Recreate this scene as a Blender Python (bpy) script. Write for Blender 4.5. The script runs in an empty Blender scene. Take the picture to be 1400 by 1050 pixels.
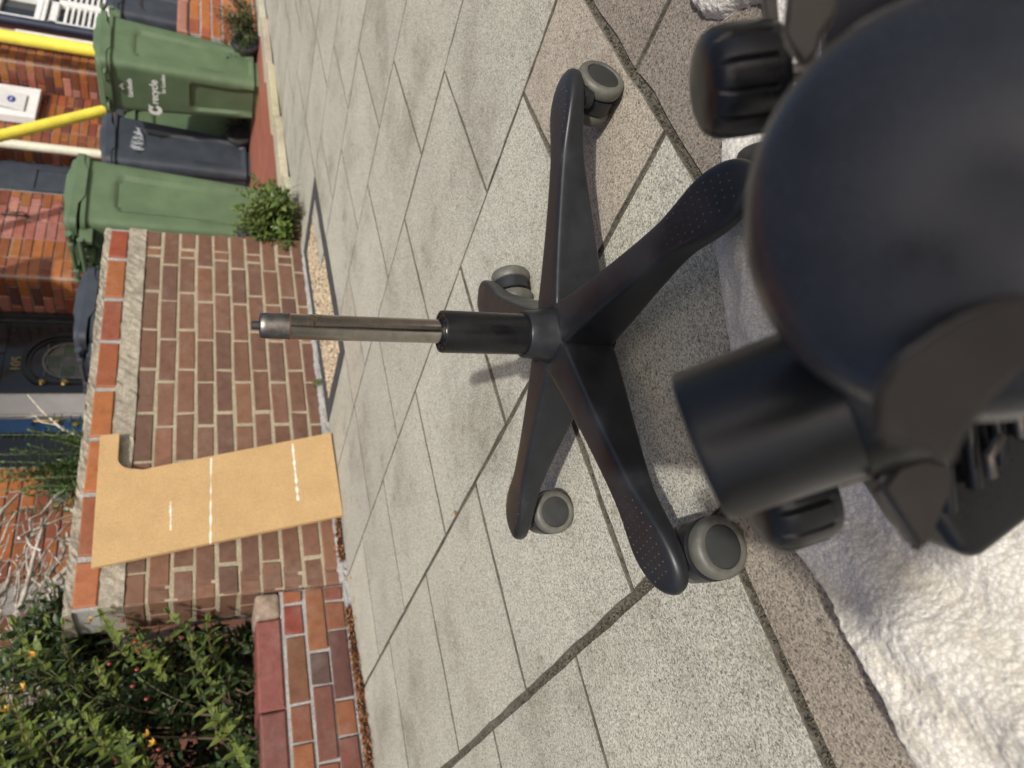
import bpy, bmesh, math, random
from mathutils import Vector, Matrix, noise
R = math.radians
rnd = random.Random(11)
scene = bpy.context.scene
COL = scene.collection

# ------------------------------------------------------------------ camera, sky, sun, exposure
CAM_H = 0.515
YAW, PITCH, ROLL = R(38.0), R(23.56), R(-0.2)
cam = bpy.data.cameras.new('camera'); cam_o = bpy.data.objects.new('camera', cam); COL.objects.link(cam_o)
fwd = Vector((math.sin(YAW) * math.cos(PITCH), math.cos(YAW) * math.cos(PITCH), -math.sin(PITCH)))
right = Vector((math.cos(YAW), -math.sin(YAW), 0))
up = right.cross(fwd)
right, up = (right * math.cos(ROLL) - up * math.sin(ROLL)), (up * math.cos(ROLL) + right * math.sin(ROLL))
# the phone was held on its side: the picture's left is the world's up
m = Matrix((-up, right, -fwd)).transposed().to_4x4()
m.translation = (0, 0, CAM_H)
cam_o.matrix_world = m
cam.sensor_width = 36; cam.lens = 985 / 1400 * 36
cam.clip_start = 0.02; cam.clip_end = 400
cam.dof.use_dof = True; cam.dof.focus_distance = 0.86; cam.dof.aperture_fstop = 6.6
scene.camera = cam_o

SUN_A, SUN_B = 0.70, 1.08            # shadow offset along +x, +y per metre of height
world = bpy.data.worlds.new('World'); scene.world = world; world.use_nodes = True
wn = world.node_tree.nodes; wl = world.node_tree.links
bg = wn['Background']; bg.inputs['Strength'].default_value = 0.12
sky = wn.new('ShaderNodeTexSky'); sky.sky_type = 'NISHITA'; sky.sun_disc = False
sun_dir = Vector((-SUN_A, -SUN_B, 1)).normalized()
sky.sun_elevation = math.asin(sun_dir.z); sky.sun_rotation = math.atan2(sun_dir.x, sun_dir.y)
sky.air_density = 0.8; sky.dust_density = 4.0; sky.ozone_density = 0.8
wl.new(sky.outputs[0], bg.inputs[0])
sun = bpy.data.lights.new('sun', 'SUN'); sun.energy = 3.7; sun.angle = R(1.2); sun.color = (1, 0.985, 0.945)
sun_o = bpy.data.objects.new('sun', sun); COL.objects.link(sun_o)
sun_o.rotation_euler = sun_dir.to_track_quat('Z', 'Y').to_euler(); sun_o.location = (-3, -3, 8)
scene.view_settings.view_transform = 'Standard'; scene.view_settings.look = 'None'
scene.view_settings.gamma = 1; scene.view_settings.use_curve_mapping = False
scene.view_settings.exposure = 0.0
scene.render.engine = 'CYCLES'
scene.cycles.max_bounces = 6

# ------------------------------------------------------------------ materials
def new_mat(name):
    mt = bpy.data.materials.new(name); mt.use_nodes = True
    nt = mt.node_tree; return mt, nt, nt.nodes['Principled BSDF']
def nd(nt, kind, **kw):
    n = nt.nodes.new(kind)
    for k, v in kw.items():
        if k in n.inputs: n.inputs[k].default_value = v
        else: setattr(n, k, v)
    return n
def pos(nt, space='OBJ'):
    if space == 'WORLD':
        return nd(nt, 'ShaderNodeNewGeometry').outputs['Position']
    return nd(nt, 'ShaderNodeTexCoord').outputs['Object']
def noise_n(nt, co, scale, detail=4, rough=.6):
    n = nd(nt, 'ShaderNodeTexNoise', Scale=scale, Detail=detail, Roughness=rough); nt.links.new(co, n.inputs['Vector']); return n.outputs['Fac']
def ramp(nt, fac, stops):
    r = nd(nt, 'ShaderNodeValToRGB'); el = r.color_ramp.elements
    while len(el) < len(stops): el.new(0.5)
    for e, (p, c) in zip(el, stops):
        e.position = p; e.color = (*c, 1) if len(c) == 3 else c
    nt.links.new(fac, r.inputs[0]); return r.outputs[0]
def mix(nt, fac, a, b, mode='MIX'):
    n = nd(nt, 'ShaderNodeMix'); n.data_type = 'RGBA'; n.blend_type = mode
    for s, v in ((0, fac), (6, a), (7, b)):
        if hasattr(v, 'links'): nt.links.new(v, n.inputs[s])
        elif s == 0: n.inputs[0].default_value = v
        else: n.inputs[s].default_value = (*v, 1)
    return n.outputs[2]
def bump(nt, bs, h, strength=.3, dist=.002, prev=None):
    b = nd(nt, 'ShaderNodeBump', Strength=strength, Distance=dist); nt.links.new(h, b.inputs['Height'])
    if prev is not None: nt.links.new(prev, b.inputs['Normal'])
    nt.links.new(b.outputs[0], bs.inputs['Normal']); return b.outputs[0]
def objcol(nt): return nd(nt, 'ShaderNodeObjectInfo').outputs['Color']
def lk(nt, a, b): nt.links.new(a, b)

def plain(name, col, rough=.5, metal=0, nscale=40, namt=.25, bstr=.12, bscale=300, bdist=.001, spec=.5, space='OBJ', coat=0):
    mt, nt, bs = new_mat(name)
    co = pos(nt, space)
    f = noise_n(nt, co, nscale, 5, .6)
    dark = tuple(c * (1 - namt) for c in col); lite = tuple(min(1, c * (1 + namt)) for c in col)
    lk(nt, ramp(nt, f, [(.3, dark), (.7, lite)]), bs.inputs['Base Color'])
    bs.inputs['Roughness'].default_value = rough; bs.inputs['Metallic'].default_value = metal
    bs.inputs['Specular IOR Level'].default_value = spec; bs.inputs['Coat Weight'].default_value = coat
    if bstr: bump(nt, bs, noise_n(nt, co, bscale, 3), bstr, bdist)
    return mt

def concrete(name):
    """sawn concrete paving: exposed sand and grit, stains; the slab's own tint is the object colour"""
    mt, nt, bs = new_mat(name); co = pos(nt, 'WORLD')
    cel = nd(nt, 'ShaderNodeTexVoronoi', Scale=520.0); lk(nt, co, cel.inputs['Vector'])
    sp0 = noise_n(nt, co, 330, 2, .6); sm_ = nd(nt, 'ShaderNodeMix'); sm_.inputs[0].default_value = .5
    sepc = nd(nt, 'ShaderNodeSeparateColor'); lk(nt, cel.outputs['Color'], sepc.inputs[0])
    lk(nt, sp0, sm_.inputs[2]); lk(nt, sepc.outputs[0], sm_.inputs[3]); speck = sm_.outputs[0]
    grit = nd(nt, 'ShaderNodeTexVoronoi', Scale=300.0); lk(nt, co, grit.inputs['Vector'])
    big = noise_n(nt, co, 3.2, 6, .65); mid = noise_n(nt, co, 22, 5, .6)
    c1 = ramp(nt, speck, [(.20, (.30, .30, .29)), (.36, (.74, .74, .73)), (.54, (1.0, 1.0, .98)), (.76, (1.36, 1.36, 1.31))])
    c = mix(nt, 1.0, c1, objcol(nt), 'MULTIPLY')
    g = ramp(nt, grit.outputs['Color'], [(.0, (.62, .60, .58)), (.25, (1, 1, 1)), (.85, (1, 1, 1)), (1, (1.25, 1.24, 1.2))])
    c = mix(nt, .8, c, g, 'MULTIPLY')
    st = ramp(nt, big, [(.30, (.60, .58, .53)), (.48, (1, 1, 1)), (.70, (1.15, 1.15, 1.13))])
    c = mix(nt, .8, c, st, 'MULTIPLY')
    s2 = ramp(nt, mid, [(.26, (.58, .51, .42)), (.40, (1, 1, 1)), (1, (1.03, 1.03, 1.03))])
    c = mix(nt, .75, c, s2, 'MULTIPLY')
    spots = noise_n(nt, co, 75, 2, .5)
    c = mix(nt, .7, c, ramp(nt, spots, [(.25, (.35, .33, .3)), (.33, (1, 1, 1))]), 'MULTIPLY')
    lk(nt, c, bs.inputs['Base Color'])
    bs.inputs['Roughness'].default_value = .9; bs.inputs['Specular IOR Level'].default_value = .25
    b1 = bump(nt, bs, speck, .55, .0022)
    bump(nt, bs, mid, .3, .004, b1)
    return mt

def brickmat(name, rough=.62, gloss_var=.15, grain=1.0, spec=.4):
    """fired clay; each brick's own colour is its object colour"""
    mt, nt, bs = new_mat(name); co = pos(nt, 'WORLD')
    a = noise_n(nt, co, 26, 6, .65); b = noise_n(nt, co, 160, 3, .6)
    c = mix(nt, .75, objcol(nt), ramp(nt, a, [(.25, (.62, .58, .55)), (.5, (1, 1, 1)), (.75, (1.25, 1.22, 1.18))]), 'MULTIPLY')
    c = mix(nt, .6, c, ramp(nt, b, [(.3, (.75, .73, .7)), (.6, (1.05, 1.05, 1.05))]), 'MULTIPLY')
    dust = noise_n(nt, co, 9, 5, .7)
    c = mix(nt, ramp(nt, dust, [(.52, (0, 0, 0)), (.85, (.28, .28, .28))]), c, (.30, .27, .23))
    lk(nt, c, bs.inputs['Base Color'])
    lk(nt, ramp(nt, a, [(.2, (rough - gloss_var,) * 3), (.8, (rough + gloss_var,) * 3)]), bs.inputs['Roughness'])
    bs.inputs['Specular IOR Level'].default_value = spec
    bb = bump(nt, bs, b, .35 * grain, .002); bump(nt, bs, a, .3 * grain, .004, bb)
    return mt

def mortarmat(name, col, dark):
    mt, nt, bs = new_mat(name); co = pos(nt, 'WORLD')
    a = noise_n(nt, co, 180, 4, .7); b = noise_n(nt, co, 14, 5, .65)
    c = ramp(nt, a, [(.28, tuple(x * .5 for x in col)), (.5, col), (.72, tuple(min(1, x * 1.5) for x in col))])
    c = mix(nt, ramp(nt, b, [(.42, (0, 0, 0)), (.75, (.8, .8, .8))]), c, dark)
    lk(nt, c, bs.inputs['Base Color']); bs.inputs['Roughness'].default_value = .95
    bs.inputs['Specular IOR Level'].default_value = .15
    bb = bump(nt, bs, a, .8, .004); bump(nt, bs, b, .4, .008, bb)
    return mt

def leafmat(name, c0, c1, c2, trans=.25, rough=.45):
    mt, nt, bs = new_mat(name)
    r = nd(nt, 'ShaderNodeNewGeometry').outputs['Random Per Island']
    oi = nd(nt, 'ShaderNodeObjectInfo').outputs['Random']
    ad = nd(nt, 'ShaderNodeMath', operation='ADD'); lk(nt, r, ad.inputs[0]); lk(nt, oi, ad.inputs[1])
    fr = nd(nt, 'ShaderNodeMath', operation='FRACT'); lk(nt, ad.outputs[0], fr.inputs[0])
    c = ramp(nt, fr.outputs[0], [(0, c0), (.55, c1), (1, c2)])
    f = noise_n(nt, pos(nt, 'WORLD'), 60, 3)
    c = mix(nt, .6, c, ramp(nt, f, [(.3, (.7, .7, .65)), (.7, (1.2, 1.2, 1.1))]), 'MULTIPLY')
    lk(nt, c, bs.inputs['Base Color']); bs.inputs['Roughness'].default_value = rough
    tr = nd(nt, 'ShaderNodeBsdfTranslucent'); lk(nt, c, tr.inputs['Color'])
    mx = nd(nt, 'ShaderNodeMixShader'); mx.inputs[0].default_value = trans
    lk(nt, bs.outputs[0], mx.inputs[1]); lk(nt, tr.outputs[0], mx.inputs[2])
    lk(nt, mx.outputs[0], nt.nodes['Material Output'].inputs['Surface'])
    return mt

def black_plastic(name, base=.016, rough=.42, dust=.5, scratch=True, tint=(1, 1, 1.08)):
    mt, nt, bs = new_mat(name); bs.inputs['Specular IOR Level'].default_value = .42; co = pos(nt, 'WORLD')
    a = noise_n(nt, co, 24, 6, .7); f = noise_n(nt, co, 900, 2)
    k = tuple(base * t for t in tint)
    c = ramp(nt, a, [(.35, k), (.62, tuple(x * 1.5 for x in k)), (.80, (.05 * dust + base, .046 * dust + base, .042 * dust + base))])
    rr = ramp(nt, a, [(.3, (rough - .06,) * 3), (.75, (rough + .16,) * 3)])
    if scratch:
        w = nd(nt, 'ShaderNodeTexNoise', Scale=1.0, Detail=2); mp = nd(nt, 'ShaderNodeMapping')
        mp.inputs['Scale'].default_value = (30, 900, 300); mp.inputs['Rotation'].default_value = (.3, .5, .7)
        lk(nt, co, mp.inputs['Vector']); lk(nt, mp.outputs[0], w.inputs['Vector'])
        c = mix(nt, ramp(nt, w.outputs['Fac'], [(.73, (0, 0, 0)), (.80, (.35, .35, .35))]), c, (.10, .10, .10))
    lk(nt, c, bs.inputs['Base Color']); lk(nt, rr, bs.inputs['Roughness'])
    bump(nt, bs, f, .12, .0006)
    return mt

M = {}
M['concrete'] = concrete('concrete_paving')
M['joint'] = mortarmat('joint_sand', (.15, .132, .105), (.045, .040, .03))
M['soil'] = mortarmat('soil', (.10, .085, .07), (.05, .045, .035))
M['asphalt'] = mortarmat('asphalt_strip', (.07, .068, .07), (.05, .05, .05))
M['gravel_bed'] = mortarmat('sandy_bed', (.42, .33, .22), (.30, .22, .14))
M['mortar'] = mortarmat('lime_mortar', (.37, .318, .225), (.25, .205, .14))
M['mortar_grey'] = mortarmat('cement_mortar', (.36, .35, .33), (.20, .19, .18))
M['render'] = mortarmat('rough_cement', (.36, .32, .25), (.13, .115, .09))
M['brick'] = brickmat('brown_brick', .66)
M['glazed'] = brickmat('hard_red_brick', .38, .12, .6, .5)
M['tile_path'] = brickmat('quarry_tile', .6, .1, .6)
M['black'] = black_plastic('black_nylon', .0125, .34, .6, True, (.95, 1, 1.13))
M['black_clean'] = black_plastic('satin_black_steel', .006, .26, .08, False)
M['black_soft'] = black_plastic('grained_black_plastic', .012, .28, .12, False, (.95, 1, 1.13))
M['black_cover'] = black_plastic('smooth_grey_black_plastic', .040, .25, .12, False, (.97, 1, 1.10))
M['chrome'] = plain('worn_chrome', (.40, .37, .33), .2, 1, 60, .2, .05, 400)
M['chrome_end'] = plain('bare_steel_taper', (.22, .20, .18), .45, 1, 90, .35, .12, 500)
M['rust'] = plain('rust', (.10, .05, .035), .8, .2)
M['grease'] = plain('old_grease', (.05, .035, .012), .3, 0, 300, .7)
M['tread'] = plain('grey_rubber', (.100, .096, .079), .5, 0, 60, .28, .25, 500)
M['disc'] = black_plastic('scuffed_wheel_disc', .022, .5, .4, True, (1, 1.05, 1))
M['bracket'] = plain('taupe_grey_plastic', (.075, .066, .057), .28, 0, 25, .2, .15, 500)
M['mdf'] = None
M['green_bin'] = plain('green_bin_plastic', (.092, .138, .074), .40, 0, 7, .16, .10, 500, .0008)
M['black_bin'] = plain('slate_black_bin_plastic', (.040, .048, .060), .42, 0, 7, .25, .10, 500, .0008)
M['rubber'] = plain('black_rubber', (.02, .02, .021), .7, 0, 40, .3)
M['white_print'] = plain('white_print', (.75, .76, .72), .6, 0, 200, .12, 0)
M['chalk'] = plain('grey_scrawl', (.40, .43, .45), .7, 0, 200, .3, 0)
M['white_paint'] = plain('white_gloss_paint', (.74, .74, .72), .35, 0, 12, .08, .05, 60)
M['cream_paint'] = plain('cream_paint', (.62, .60, .47), .4, 0, 12, .1, .05, 60)
M['black_paint'] = plain('black_gloss_paint', (.012, .012, .014), .18, 0, 12, .3, .04, 60, coat=.3)
M['slate_paint'] = plain('slate_blue_paint', (.045, .055, .070), .35, 0, 10, .2, .05, 60)
M['blue_paint'] = plain('blue_gloss_paint', (.035, .115, .30), .3, 0, 12, .12, .05, 60)
M['brass'] = plain('tarnished_brass', (.45, .33, .14), .3, 1, 80, .3)
M['dark_glass'] = plain('dark_window_glass', (.018, .02, .022), .06, 0, 3, .3, 0, spec=.6)
M['leaded'] = plain('lead_came', (.16, .165, .16), .5, .3, 30, .3)
M['green_glass'] = plain('green_obscure_glass', (.045, .065, .035), .15, 0, 20, .5, .3, 70)
M['grey_glass'] = plain('grey_obscure_glass', (.085, .085, .075), .15, 0, 20, .4, .3, 70)
M['yellow'] = plain('yellow_foam_sleeve', (.78, .66, .075), .55, 0, 9, .12, .15, 200)
M['white_pipe'] = plain('white_downpipe_plastic', (.72, .70, .63), .4, 0, 8, .08, .04)
M['navy_pipe'] = plain('navy_painted_iron', (.018, .024, .045), .4, 0, 10, .3, .1)
M['meter_white'] = plain('meter_box_white', (.70, .70, .69), .45, 0, 10, .08, .04)
M['badge_blue'] = plain('badge_blue', (.03, .05, .26), .4, 0, 10, .1, 0)
M['terracotta'] = brickmat('terracotta_coping', .7)
M['wood_dead'] = plain('bleached_dead_wood', (.43, .38, .31), .85, 0, 35, .45, .5, 90, .003, space='WORLD')
M['bark'] = plain('twig_bark', (.10, .07, .045), .85, 0, 60, .4, .4)
M['stem_green'] = plain('green_stem', (.09, .10, .035), .6, 0, 60, .3, .1)
M['galv'] = plain('galvanised_sheet', (.30, .29, .28), .45, .7, 20, .25, .1)
M['roof'] = plain('roof_lead', (.12, .12, .13), .6, 0, 10, .2)
M['leaf'] = leafmat('hypericum_leaf', (.018, .034, .014), (.038, .066, .024), (.080, .115, .035), .15)
M['leaf_new'] = leafmat('young_leaf', (.10, .15, .035), (.155, .205, .045), (.23, .265, .07), .2)
M['leaf_weed'] = leafmat('bright_weed_leaf', (.07, .12, .025), (.13, .19, .045), (.22, .26, .075))
M['leaf_dark'] = leafmat('dull_weed_leaf', (.03, .05, .02), (.06, .09, .035), (.14, .14, .07))
M['leaf_conifer'] = leafmat('fresh_sprig_leaf', (.05, .11, .03), (.09, .17, .05), (.15, .22, .08))
M['litter'] = leafmat('dry_leaf_litter', (.10, .035, .015), (.22, .085, .035), (.38, .20, .09), .1, .8)
M['petal'] = leafmat('yellow_petal', (.62, .33, .03), (.70, .42, .05), (.55, .25, .03), .3)
M['berry'] = plain('red_berry', (.17, .025, .018), .3, 0, 60, .4, 0)
M['moss'] = leafmat('moss', (.025, .026, .014), (.06, .052, .034), (.13, .108, .075), 0, .9)

def mdf_mat():
    mt, nt, bs = new_mat('mdf_board'); co = pos(nt, 'WORLD')
    a = noise_n(nt, co, 190, 5, .7); b = noise_n(nt, co, 10, 5, .6)
    c = ramp(nt, a, [(.3, (.36, .23, .10)), (.55, (.475, .312, .146)), (.8, (.55, .378, .19))])
    c = mix(nt, .6, c, ramp(nt, b, [(.3, (.84, .82, .78)), (.7, (1.08, 1.07, 1.04))]), 'MULTIPLY')
    lk(nt, c, bs.inputs['Base Color']); bs.inputs['Roughness'].default_value = .72
    bump(nt, bs, a, .12, .001); return mt
M['mdf'] = mdf_mat()
def fleece_mat():
    mt, nt, bs = new_mat('sherpa_fleece'); co = pos(nt, 'WORLD')
    d = noise_n(nt, co, 6, 3, .5)
    wob = nd(nt, 'ShaderNodeTexNoise', Scale=170.0, Detail=4); lk(nt, co, wob.inputs['Vector'])
    ww = mix(nt, .0062, co, wob.outputs['Color'], 'ADD')
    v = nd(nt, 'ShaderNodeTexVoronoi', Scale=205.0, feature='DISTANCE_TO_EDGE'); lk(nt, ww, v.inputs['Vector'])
    f = noise_n(nt, co, 600, 4, .8)
    fld = nd(nt, 'ShaderNodeAttribute'); fld.attribute_name = 'soil'; fld.attribute_type = 'GEOMETRY'
    c = ramp(nt, d, [(.3, (.62, .588, .515)), (.5, (.72, .69, .625)), (.7, (.77, .748, .69))])
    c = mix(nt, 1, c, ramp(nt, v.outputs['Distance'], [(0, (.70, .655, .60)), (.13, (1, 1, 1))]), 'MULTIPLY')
    c = mix(nt, .5, c, ramp(nt, f, [(.3, (.8, .79, .77)), (.6, (1.04, 1.04, 1.04))]), 'MULTIPLY')
    c = mix(nt, fld.outputs['Fac'], c, (.50, .43, .27))  # yellow-brown mixed in beside the folds
    lk(nt, c, bs.inputs['Base Color']); bs.inputs['Roughness'].default_value = 1
    bs.inputs['Specular IOR Level'].default_value = .05
    bs.inputs['Sheen Weight'].default_value = .25
    sv = nd(nt, 'ShaderNodeTexVoronoi', Scale=205.0, feature='SMOOTH_F1'); lk(nt, ww, sv.inputs['Vector'])
    inv = nd(nt, 'ShaderNodeMath', operation='SUBTRACT'); inv.inputs[0].default_value = 1; lk(nt, sv.outputs['Distance'], inv.inputs[1])
    b1 = bump(nt, bs, inv.outputs[0], .5, .004); bump(nt, bs, f, .3, .001, b1)
    return mt
M['fleece'] = fleece_mat()

# ------------------------------------------------------------------ mesh helpers
def mesh(name, v, f, mat=None, smooth=False):
    me = bpy.data.meshes.new(name); me.from_pydata([tuple(p) for p in v], [], f); me.update()
    if mat:
        for q in (mat if isinstance(mat, (list, tuple)) else [mat]): me.materials.append(q)
    if smooth: me.polygons.foreach_set('use_smooth', [True] * len(me.polygons))
    return me
def link(name, data, parent=None, loc=(0, 0, 0), rot=(0, 0, 0), scl=(1, 1, 1), col=None):
    o = bpy.data.objects.new(name, data); COL.objects.link(o)
    if parent: o.parent = parent
    o.location = loc; o.rotation_euler = rot; o.scale = scl
    if col: o.color = (*col, 1)
    return o
def tag(o, label=None, cat=None, group=None, kind=None):
    if label: o['label'] = label
    if cat: o['category'] = cat
    if group: o['group'] = group
    if kind: o['kind'] = kind
    return o
def thing(name, label, cat, loc=(0, 0, 0), rz=0, group=None):
    o = link(name, None, None, loc, (0, 0, rz)); o.empty_display_size = .05
    return tag(o, label, cat, group)
class B:
    """collects shapes into one mesh"""
    def __init__(s): s.v = []; s.f = []
    def add(s, v, f):
        n = len(s.v); s.v += [Vector(p) for p in v]; s.f += [tuple(i + n for i in q) for q in f]; return s
    def box(s, a, b, ch=0.0):
        (x0, y0, z0), (x1, y1, z1) = a, b
        bm = bmesh.new(); bmesh.ops.create_cube(bm, size=1)
        for q in bm.verts: q.co = Vector(((x0 + x1) / 2 + q.co.x * (x1 - x0), (y0 + y1) / 2 + q.co.y * (y1 - y0), (z0 + z1) / 2 + q.co.z * (z1 - z0)))
        if ch: bmesh.ops.bevel(bm, geom=bm.edges[:], offset=ch, segments=2, profile=.6, affect='EDGES')
        return s.bm(bm)
    def bm(s, bm, mat=None):
        bm.verts.index_update()
        vs = [(mat @ q.co if mat else q.co.copy()) for q in bm.verts]
        s.add(vs, [[q.index for q in f.verts] for f in bm.faces]); bm.free(); return s
    def loft(s, rings, cap0=True, cap1=True, closed=True):
        k = len(rings[0]); v = [p for r in rings for p in r]; f = []
        for i in range(len(rings) - 1):
            for j in range(k if closed else k - 1):
                a, b = i * k + j, i * k + (j + 1) % k
                f.append((a, b, b + k, a + k))
        if cap0: f.append(tuple(reversed(range(k))))
        if cap1: f.append(tuple(range((len(rings) - 1) * k, len(rings) * k)))
        return s.add(v, f)
    def lathe(s, prof, n=32, mat=None, cap0=True, cap1=True):
        rings = []
        for r, z in prof:
            ring = [Vector((r * math.cos(2 * math.pi * j / n), r * math.sin(2 * math.pi * j / n), z)) for j in range(n)]
            rings.append([mat @ p for p in ring] if mat else ring)
        return s.loft(rings, cap0, cap1)
    def tube(s, pts, r, n=8, r1=None, cap=True):
        pts = [Vector(p) for p in pts]; rings = []; r1 = r if r1 is None else r1
        ref = Vector((0, 0, 1))
        if abs((pts[-1] - pts[0]).normalized().z) > .9: ref = Vector((1, 0, 0))
        for i, p in enumerate(pts):
            d = (pts[min(i + 1, len(pts) - 1)] - pts[max(i - 1, 0)]).normalized()
            a = d.cross(ref).normalized(); b = d.cross(a)
            rr = r + (r1 - r) * i / (len(pts) - 1)
            rings.append([p + rr * (math.cos(2 * math.pi * j / n) * b + math.sin(2 * math.pi * j / n) * a) for j in range(n)])
        return s.loft(rings, cap, cap)
    def xform(s, mt): s.v = [mt @ p for p in s.v]; return s
    def mesh(s, name, mat=None, smooth=False): return mesh(name, s.v, s.f, mat, smooth)
    def build(s, name, mat, parent=None, smooth=False, **kw): return link(name, s.mesh(name, mat, smooth), parent, **kw)
def subsurf(o, lv=2):
    md = o.modifiers.new('sub', 'SUBSURF'); md.levels = lv; md.render_levels = lv; return o
def autosmooth(o, ang=35):
    o.data.polygons.foreach_set('use_smooth', [True] * len(o.data.polygons))
    bm = bmesh.new(); bm.from_mesh(o.data)
    bmesh.ops.recalc_face_normals(bm, faces=bm.faces[:])
    for e in bm.edges:
        if len(e.link_faces) == 2 and e.calc_face_angle(0) > R(ang): e.smooth = False
    bm.to_mesh(o.data); bm.free(); return o
def fixn(o):
    bm = bmesh.new(); bm.from_mesh(o.data); bmesh.ops.recalc_face_normals(bm, faces=bm.faces[:]); bm.to_mesh(o.data); bm.free(); return o

def gz(x): return .02 * max(0.0, x - 1.5) ** 2 / (max(0.0, x - 1.5) + .6)

# ------------------------------------------------------------------ ground and pavement
g = B(); g.add([(-120, -120, -.09), (120, -120, -.09), (120, 120, -.09), (-120, 120, -.09)], [(0, 1, 2, 3)])
tag(g.build('ground', M['soil']), kind='structure')

pave = link('pavement', None); tag(pave, kind='structure')
# joint bed under the slabs
xs = [-3.5 + i * .5 for i in range(31)]
bed = B(); bed.add([(x, y, gz(x) - .0042) for x in xs for y in (-2.2, 3.0)], [(2 * i, 2 * i + 2, 2 * i + 3, 2 * i + 1) for i in range(len(xs) - 1)])
bed.build('joint_bed', M['joint'], pave)

PIT = (1.80, 2.86, 2.11, 2.575)
GREY, PALE, BROWN, TAN, DARKB = (.418, .400, .338), (.438, .421, .357), (.265, .225, .175), (.365, .32, .262), (.235, .20, .165)
def slab(x0, x1, y0, y1, col, gl=.0022, gr=.0022, gb=.002, gt=.002, rough=.0016, dz=None):
    """one paving slab with worn, slightly wandering edges"""
    n = 10; outl = []
    def wob(i): return rough * (noise.noise(Vector((x0 * 7.3 + i * 1.7, y0 * 5.1, i * .9))) * 1.6)
    x0, x1, y0, y1 = x0 + gl, x1 - gr, y0 + gb, y1 - gt
    for i in range(n): outl.append((x0 + (x1 - x0) * i / n, y0 + abs(wob(i))))
    for i in range(n): outl.append((x1 - abs(wob(i + 31)), y0 + (y1 - y0) * i / n))
    for i in range(n): outl.append((x1 - (x1 - x0) * i / n, y1 - abs(wob(i + 57))))
    for i in range(n): outl.append((x0 + abs(wob(i + 83)), y1 - (y1 - y0) * i / n))
    cx, cy = (x0 + x1) / 2, (y0 + y1) / 2
    dz = rnd.uniform(-.0006, .0006) if dz is None else dz
    tx, ty = rnd.uniform(-.0008, .0008), rnd.uniform(-.0008, .0008)
    def P(x, y, inset, z):
        d = math.hypot(x - cx, y - cy); k = 1 - inset / d
        X, Y = cx + (x - cx) * k, cy + (y - cy) * k
        return (X, Y, gz(X) + dz + tx * (X - cx) + ty * (Y - cy) + z)
    N = len(outl)
    v = [P(x, y, 0, -.05) for x, y in outl] + [P(x, y, 0, -.0012) for x, y in outl] + [P(x, y, .0009, 0) for x, y in outl]
    f = []
    for k in (0, N):
        for i in range(N): f.append((k + i, k + (i + 1) % N, k + N + (i + 1) % N, k + N + i))
    f.append(tuple(range(2 * N, 3 * N)))
    me = mesh('paving_slab', v, f, [M['concrete'], M['joint']])
    for i in range(N): me.polygons[i].material_index = 1
    for i in range(N, 2 * N): me.polygons[i].material_index = 1
    link('paving_slab', me, pave, col=col)
edges = [-1.9, -1.46, -1.02, -.585, -.15, .268, .684, 1.097, 1.535, 1.975, 2.44, 2.88, 3.32, 3.76, 4.20, 4.64, 5.08, 5.52, 5.96, 6.40, 6.84, 7.28, 7.72, 8.16, 8.6]
joints = {4: [-.62, -.22, .18, .58, .99, 1.40, 1.82, 2.22, 2.58], 5: [.377, .785, 1.20, 1.632, 2.09, 2.58], 6: [.377, .586, .997, 1.434, 1.875, 2.25, 2.58],
          7: [.377, .80, 1.235, 1.658, 2.09, 2.58], 8: [.377, .62, 1.028, 1.462, 1.87, 2.11, 2.58], 9: [.377, .84, 1.249, 1.66, 2.11, 2.58], 10: [.377, .64, 1.06, 1.482, 1.90, 2.30, 2.58],
          3: [-.4, 0, .39, .79, 1.19, 1.62, 2.05, 2.58], 11: [.377, .84, 1.25, 1.67, 2.11, 2.66]}
for ci in range(len(edges) - 1):
    js = joints.get(ci)
    if js is None:
        js = ([.377, .64, 1.06, 1.48, 1.90, 2.30, 2.66] if ci % 2 else [.377, .84, 1.25, 1.67, 2.11, 2.66])
        if ci < 4: js = [-.4, 0, .39, .79, 1.19, 1.62, 2.05, 2.58]
    for y0, y1 in zip(js[:-1], js[1:]):
        a, b, c, d = edges[ci], edges[ci + 1], y0, y1
        if a < PIT[1] - .02 and b > PIT[0] + .02 and d > PIT[2] + .02 and c >= PIT[2] - .02:   # leave the planting pit open
            if b > PIT[1]: a = PIT[1] + .0
            elif a < PIT[0]: b = PIT[0]
            else: continue
            if b - a < .03: continue
        k = rnd.uniform(.96, 1.04); base = PALE if rnd.random() < .35 else GREY
        gl, gr = rnd.uniform(.0014, .0026), rnd.uniform(.0014, .0026); gb, gt = rnd.uniform(.0016, .0034), rnd.uniform(.0016, .0034); ro = .0026
        if ci == 6 and abs(y0 - .377) < .01: base, gr, ro, gl = TAN, .003, .003, .006; gt = .005
        if ci == 4 and y1 < .60: base = (.30, .255, .205)
        if ci == 8 and 1.80 < y0 < 2.0: base = (.41, .375, .315)
        if ci == 7 and y0 > 2.0: base = (.41, .395, .345)
        if abs(edges[ci] - .268) < .01: gl, ro = .0075, .0042
        if abs(edges[ci + 1] - .268) < .01: gr = .006
        if abs(edges[ci] - .684) < .01: gl = .0045
        if abs(edges[ci + 1] - .684) < .01: gr = .0035
        if ci >= 5 and abs(y0 - .377) < .01: gb, ro = .0045, .0045
        if ci == 4 and abs(y0 - .58) < .01: gb, ro = .006, .004
        if ci == 4 and abs(y1 - .58) < .01: gt = .005
        if ci in (5, 6) and y0 in (.785, .997): gb = .0045
        if ci in (5, 6) and y1 in (.785, .997): gt = .0045
        slab(a, b, c, d, tuple(q * k for q in base), gl, gr, gb, gt, ro)
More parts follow.
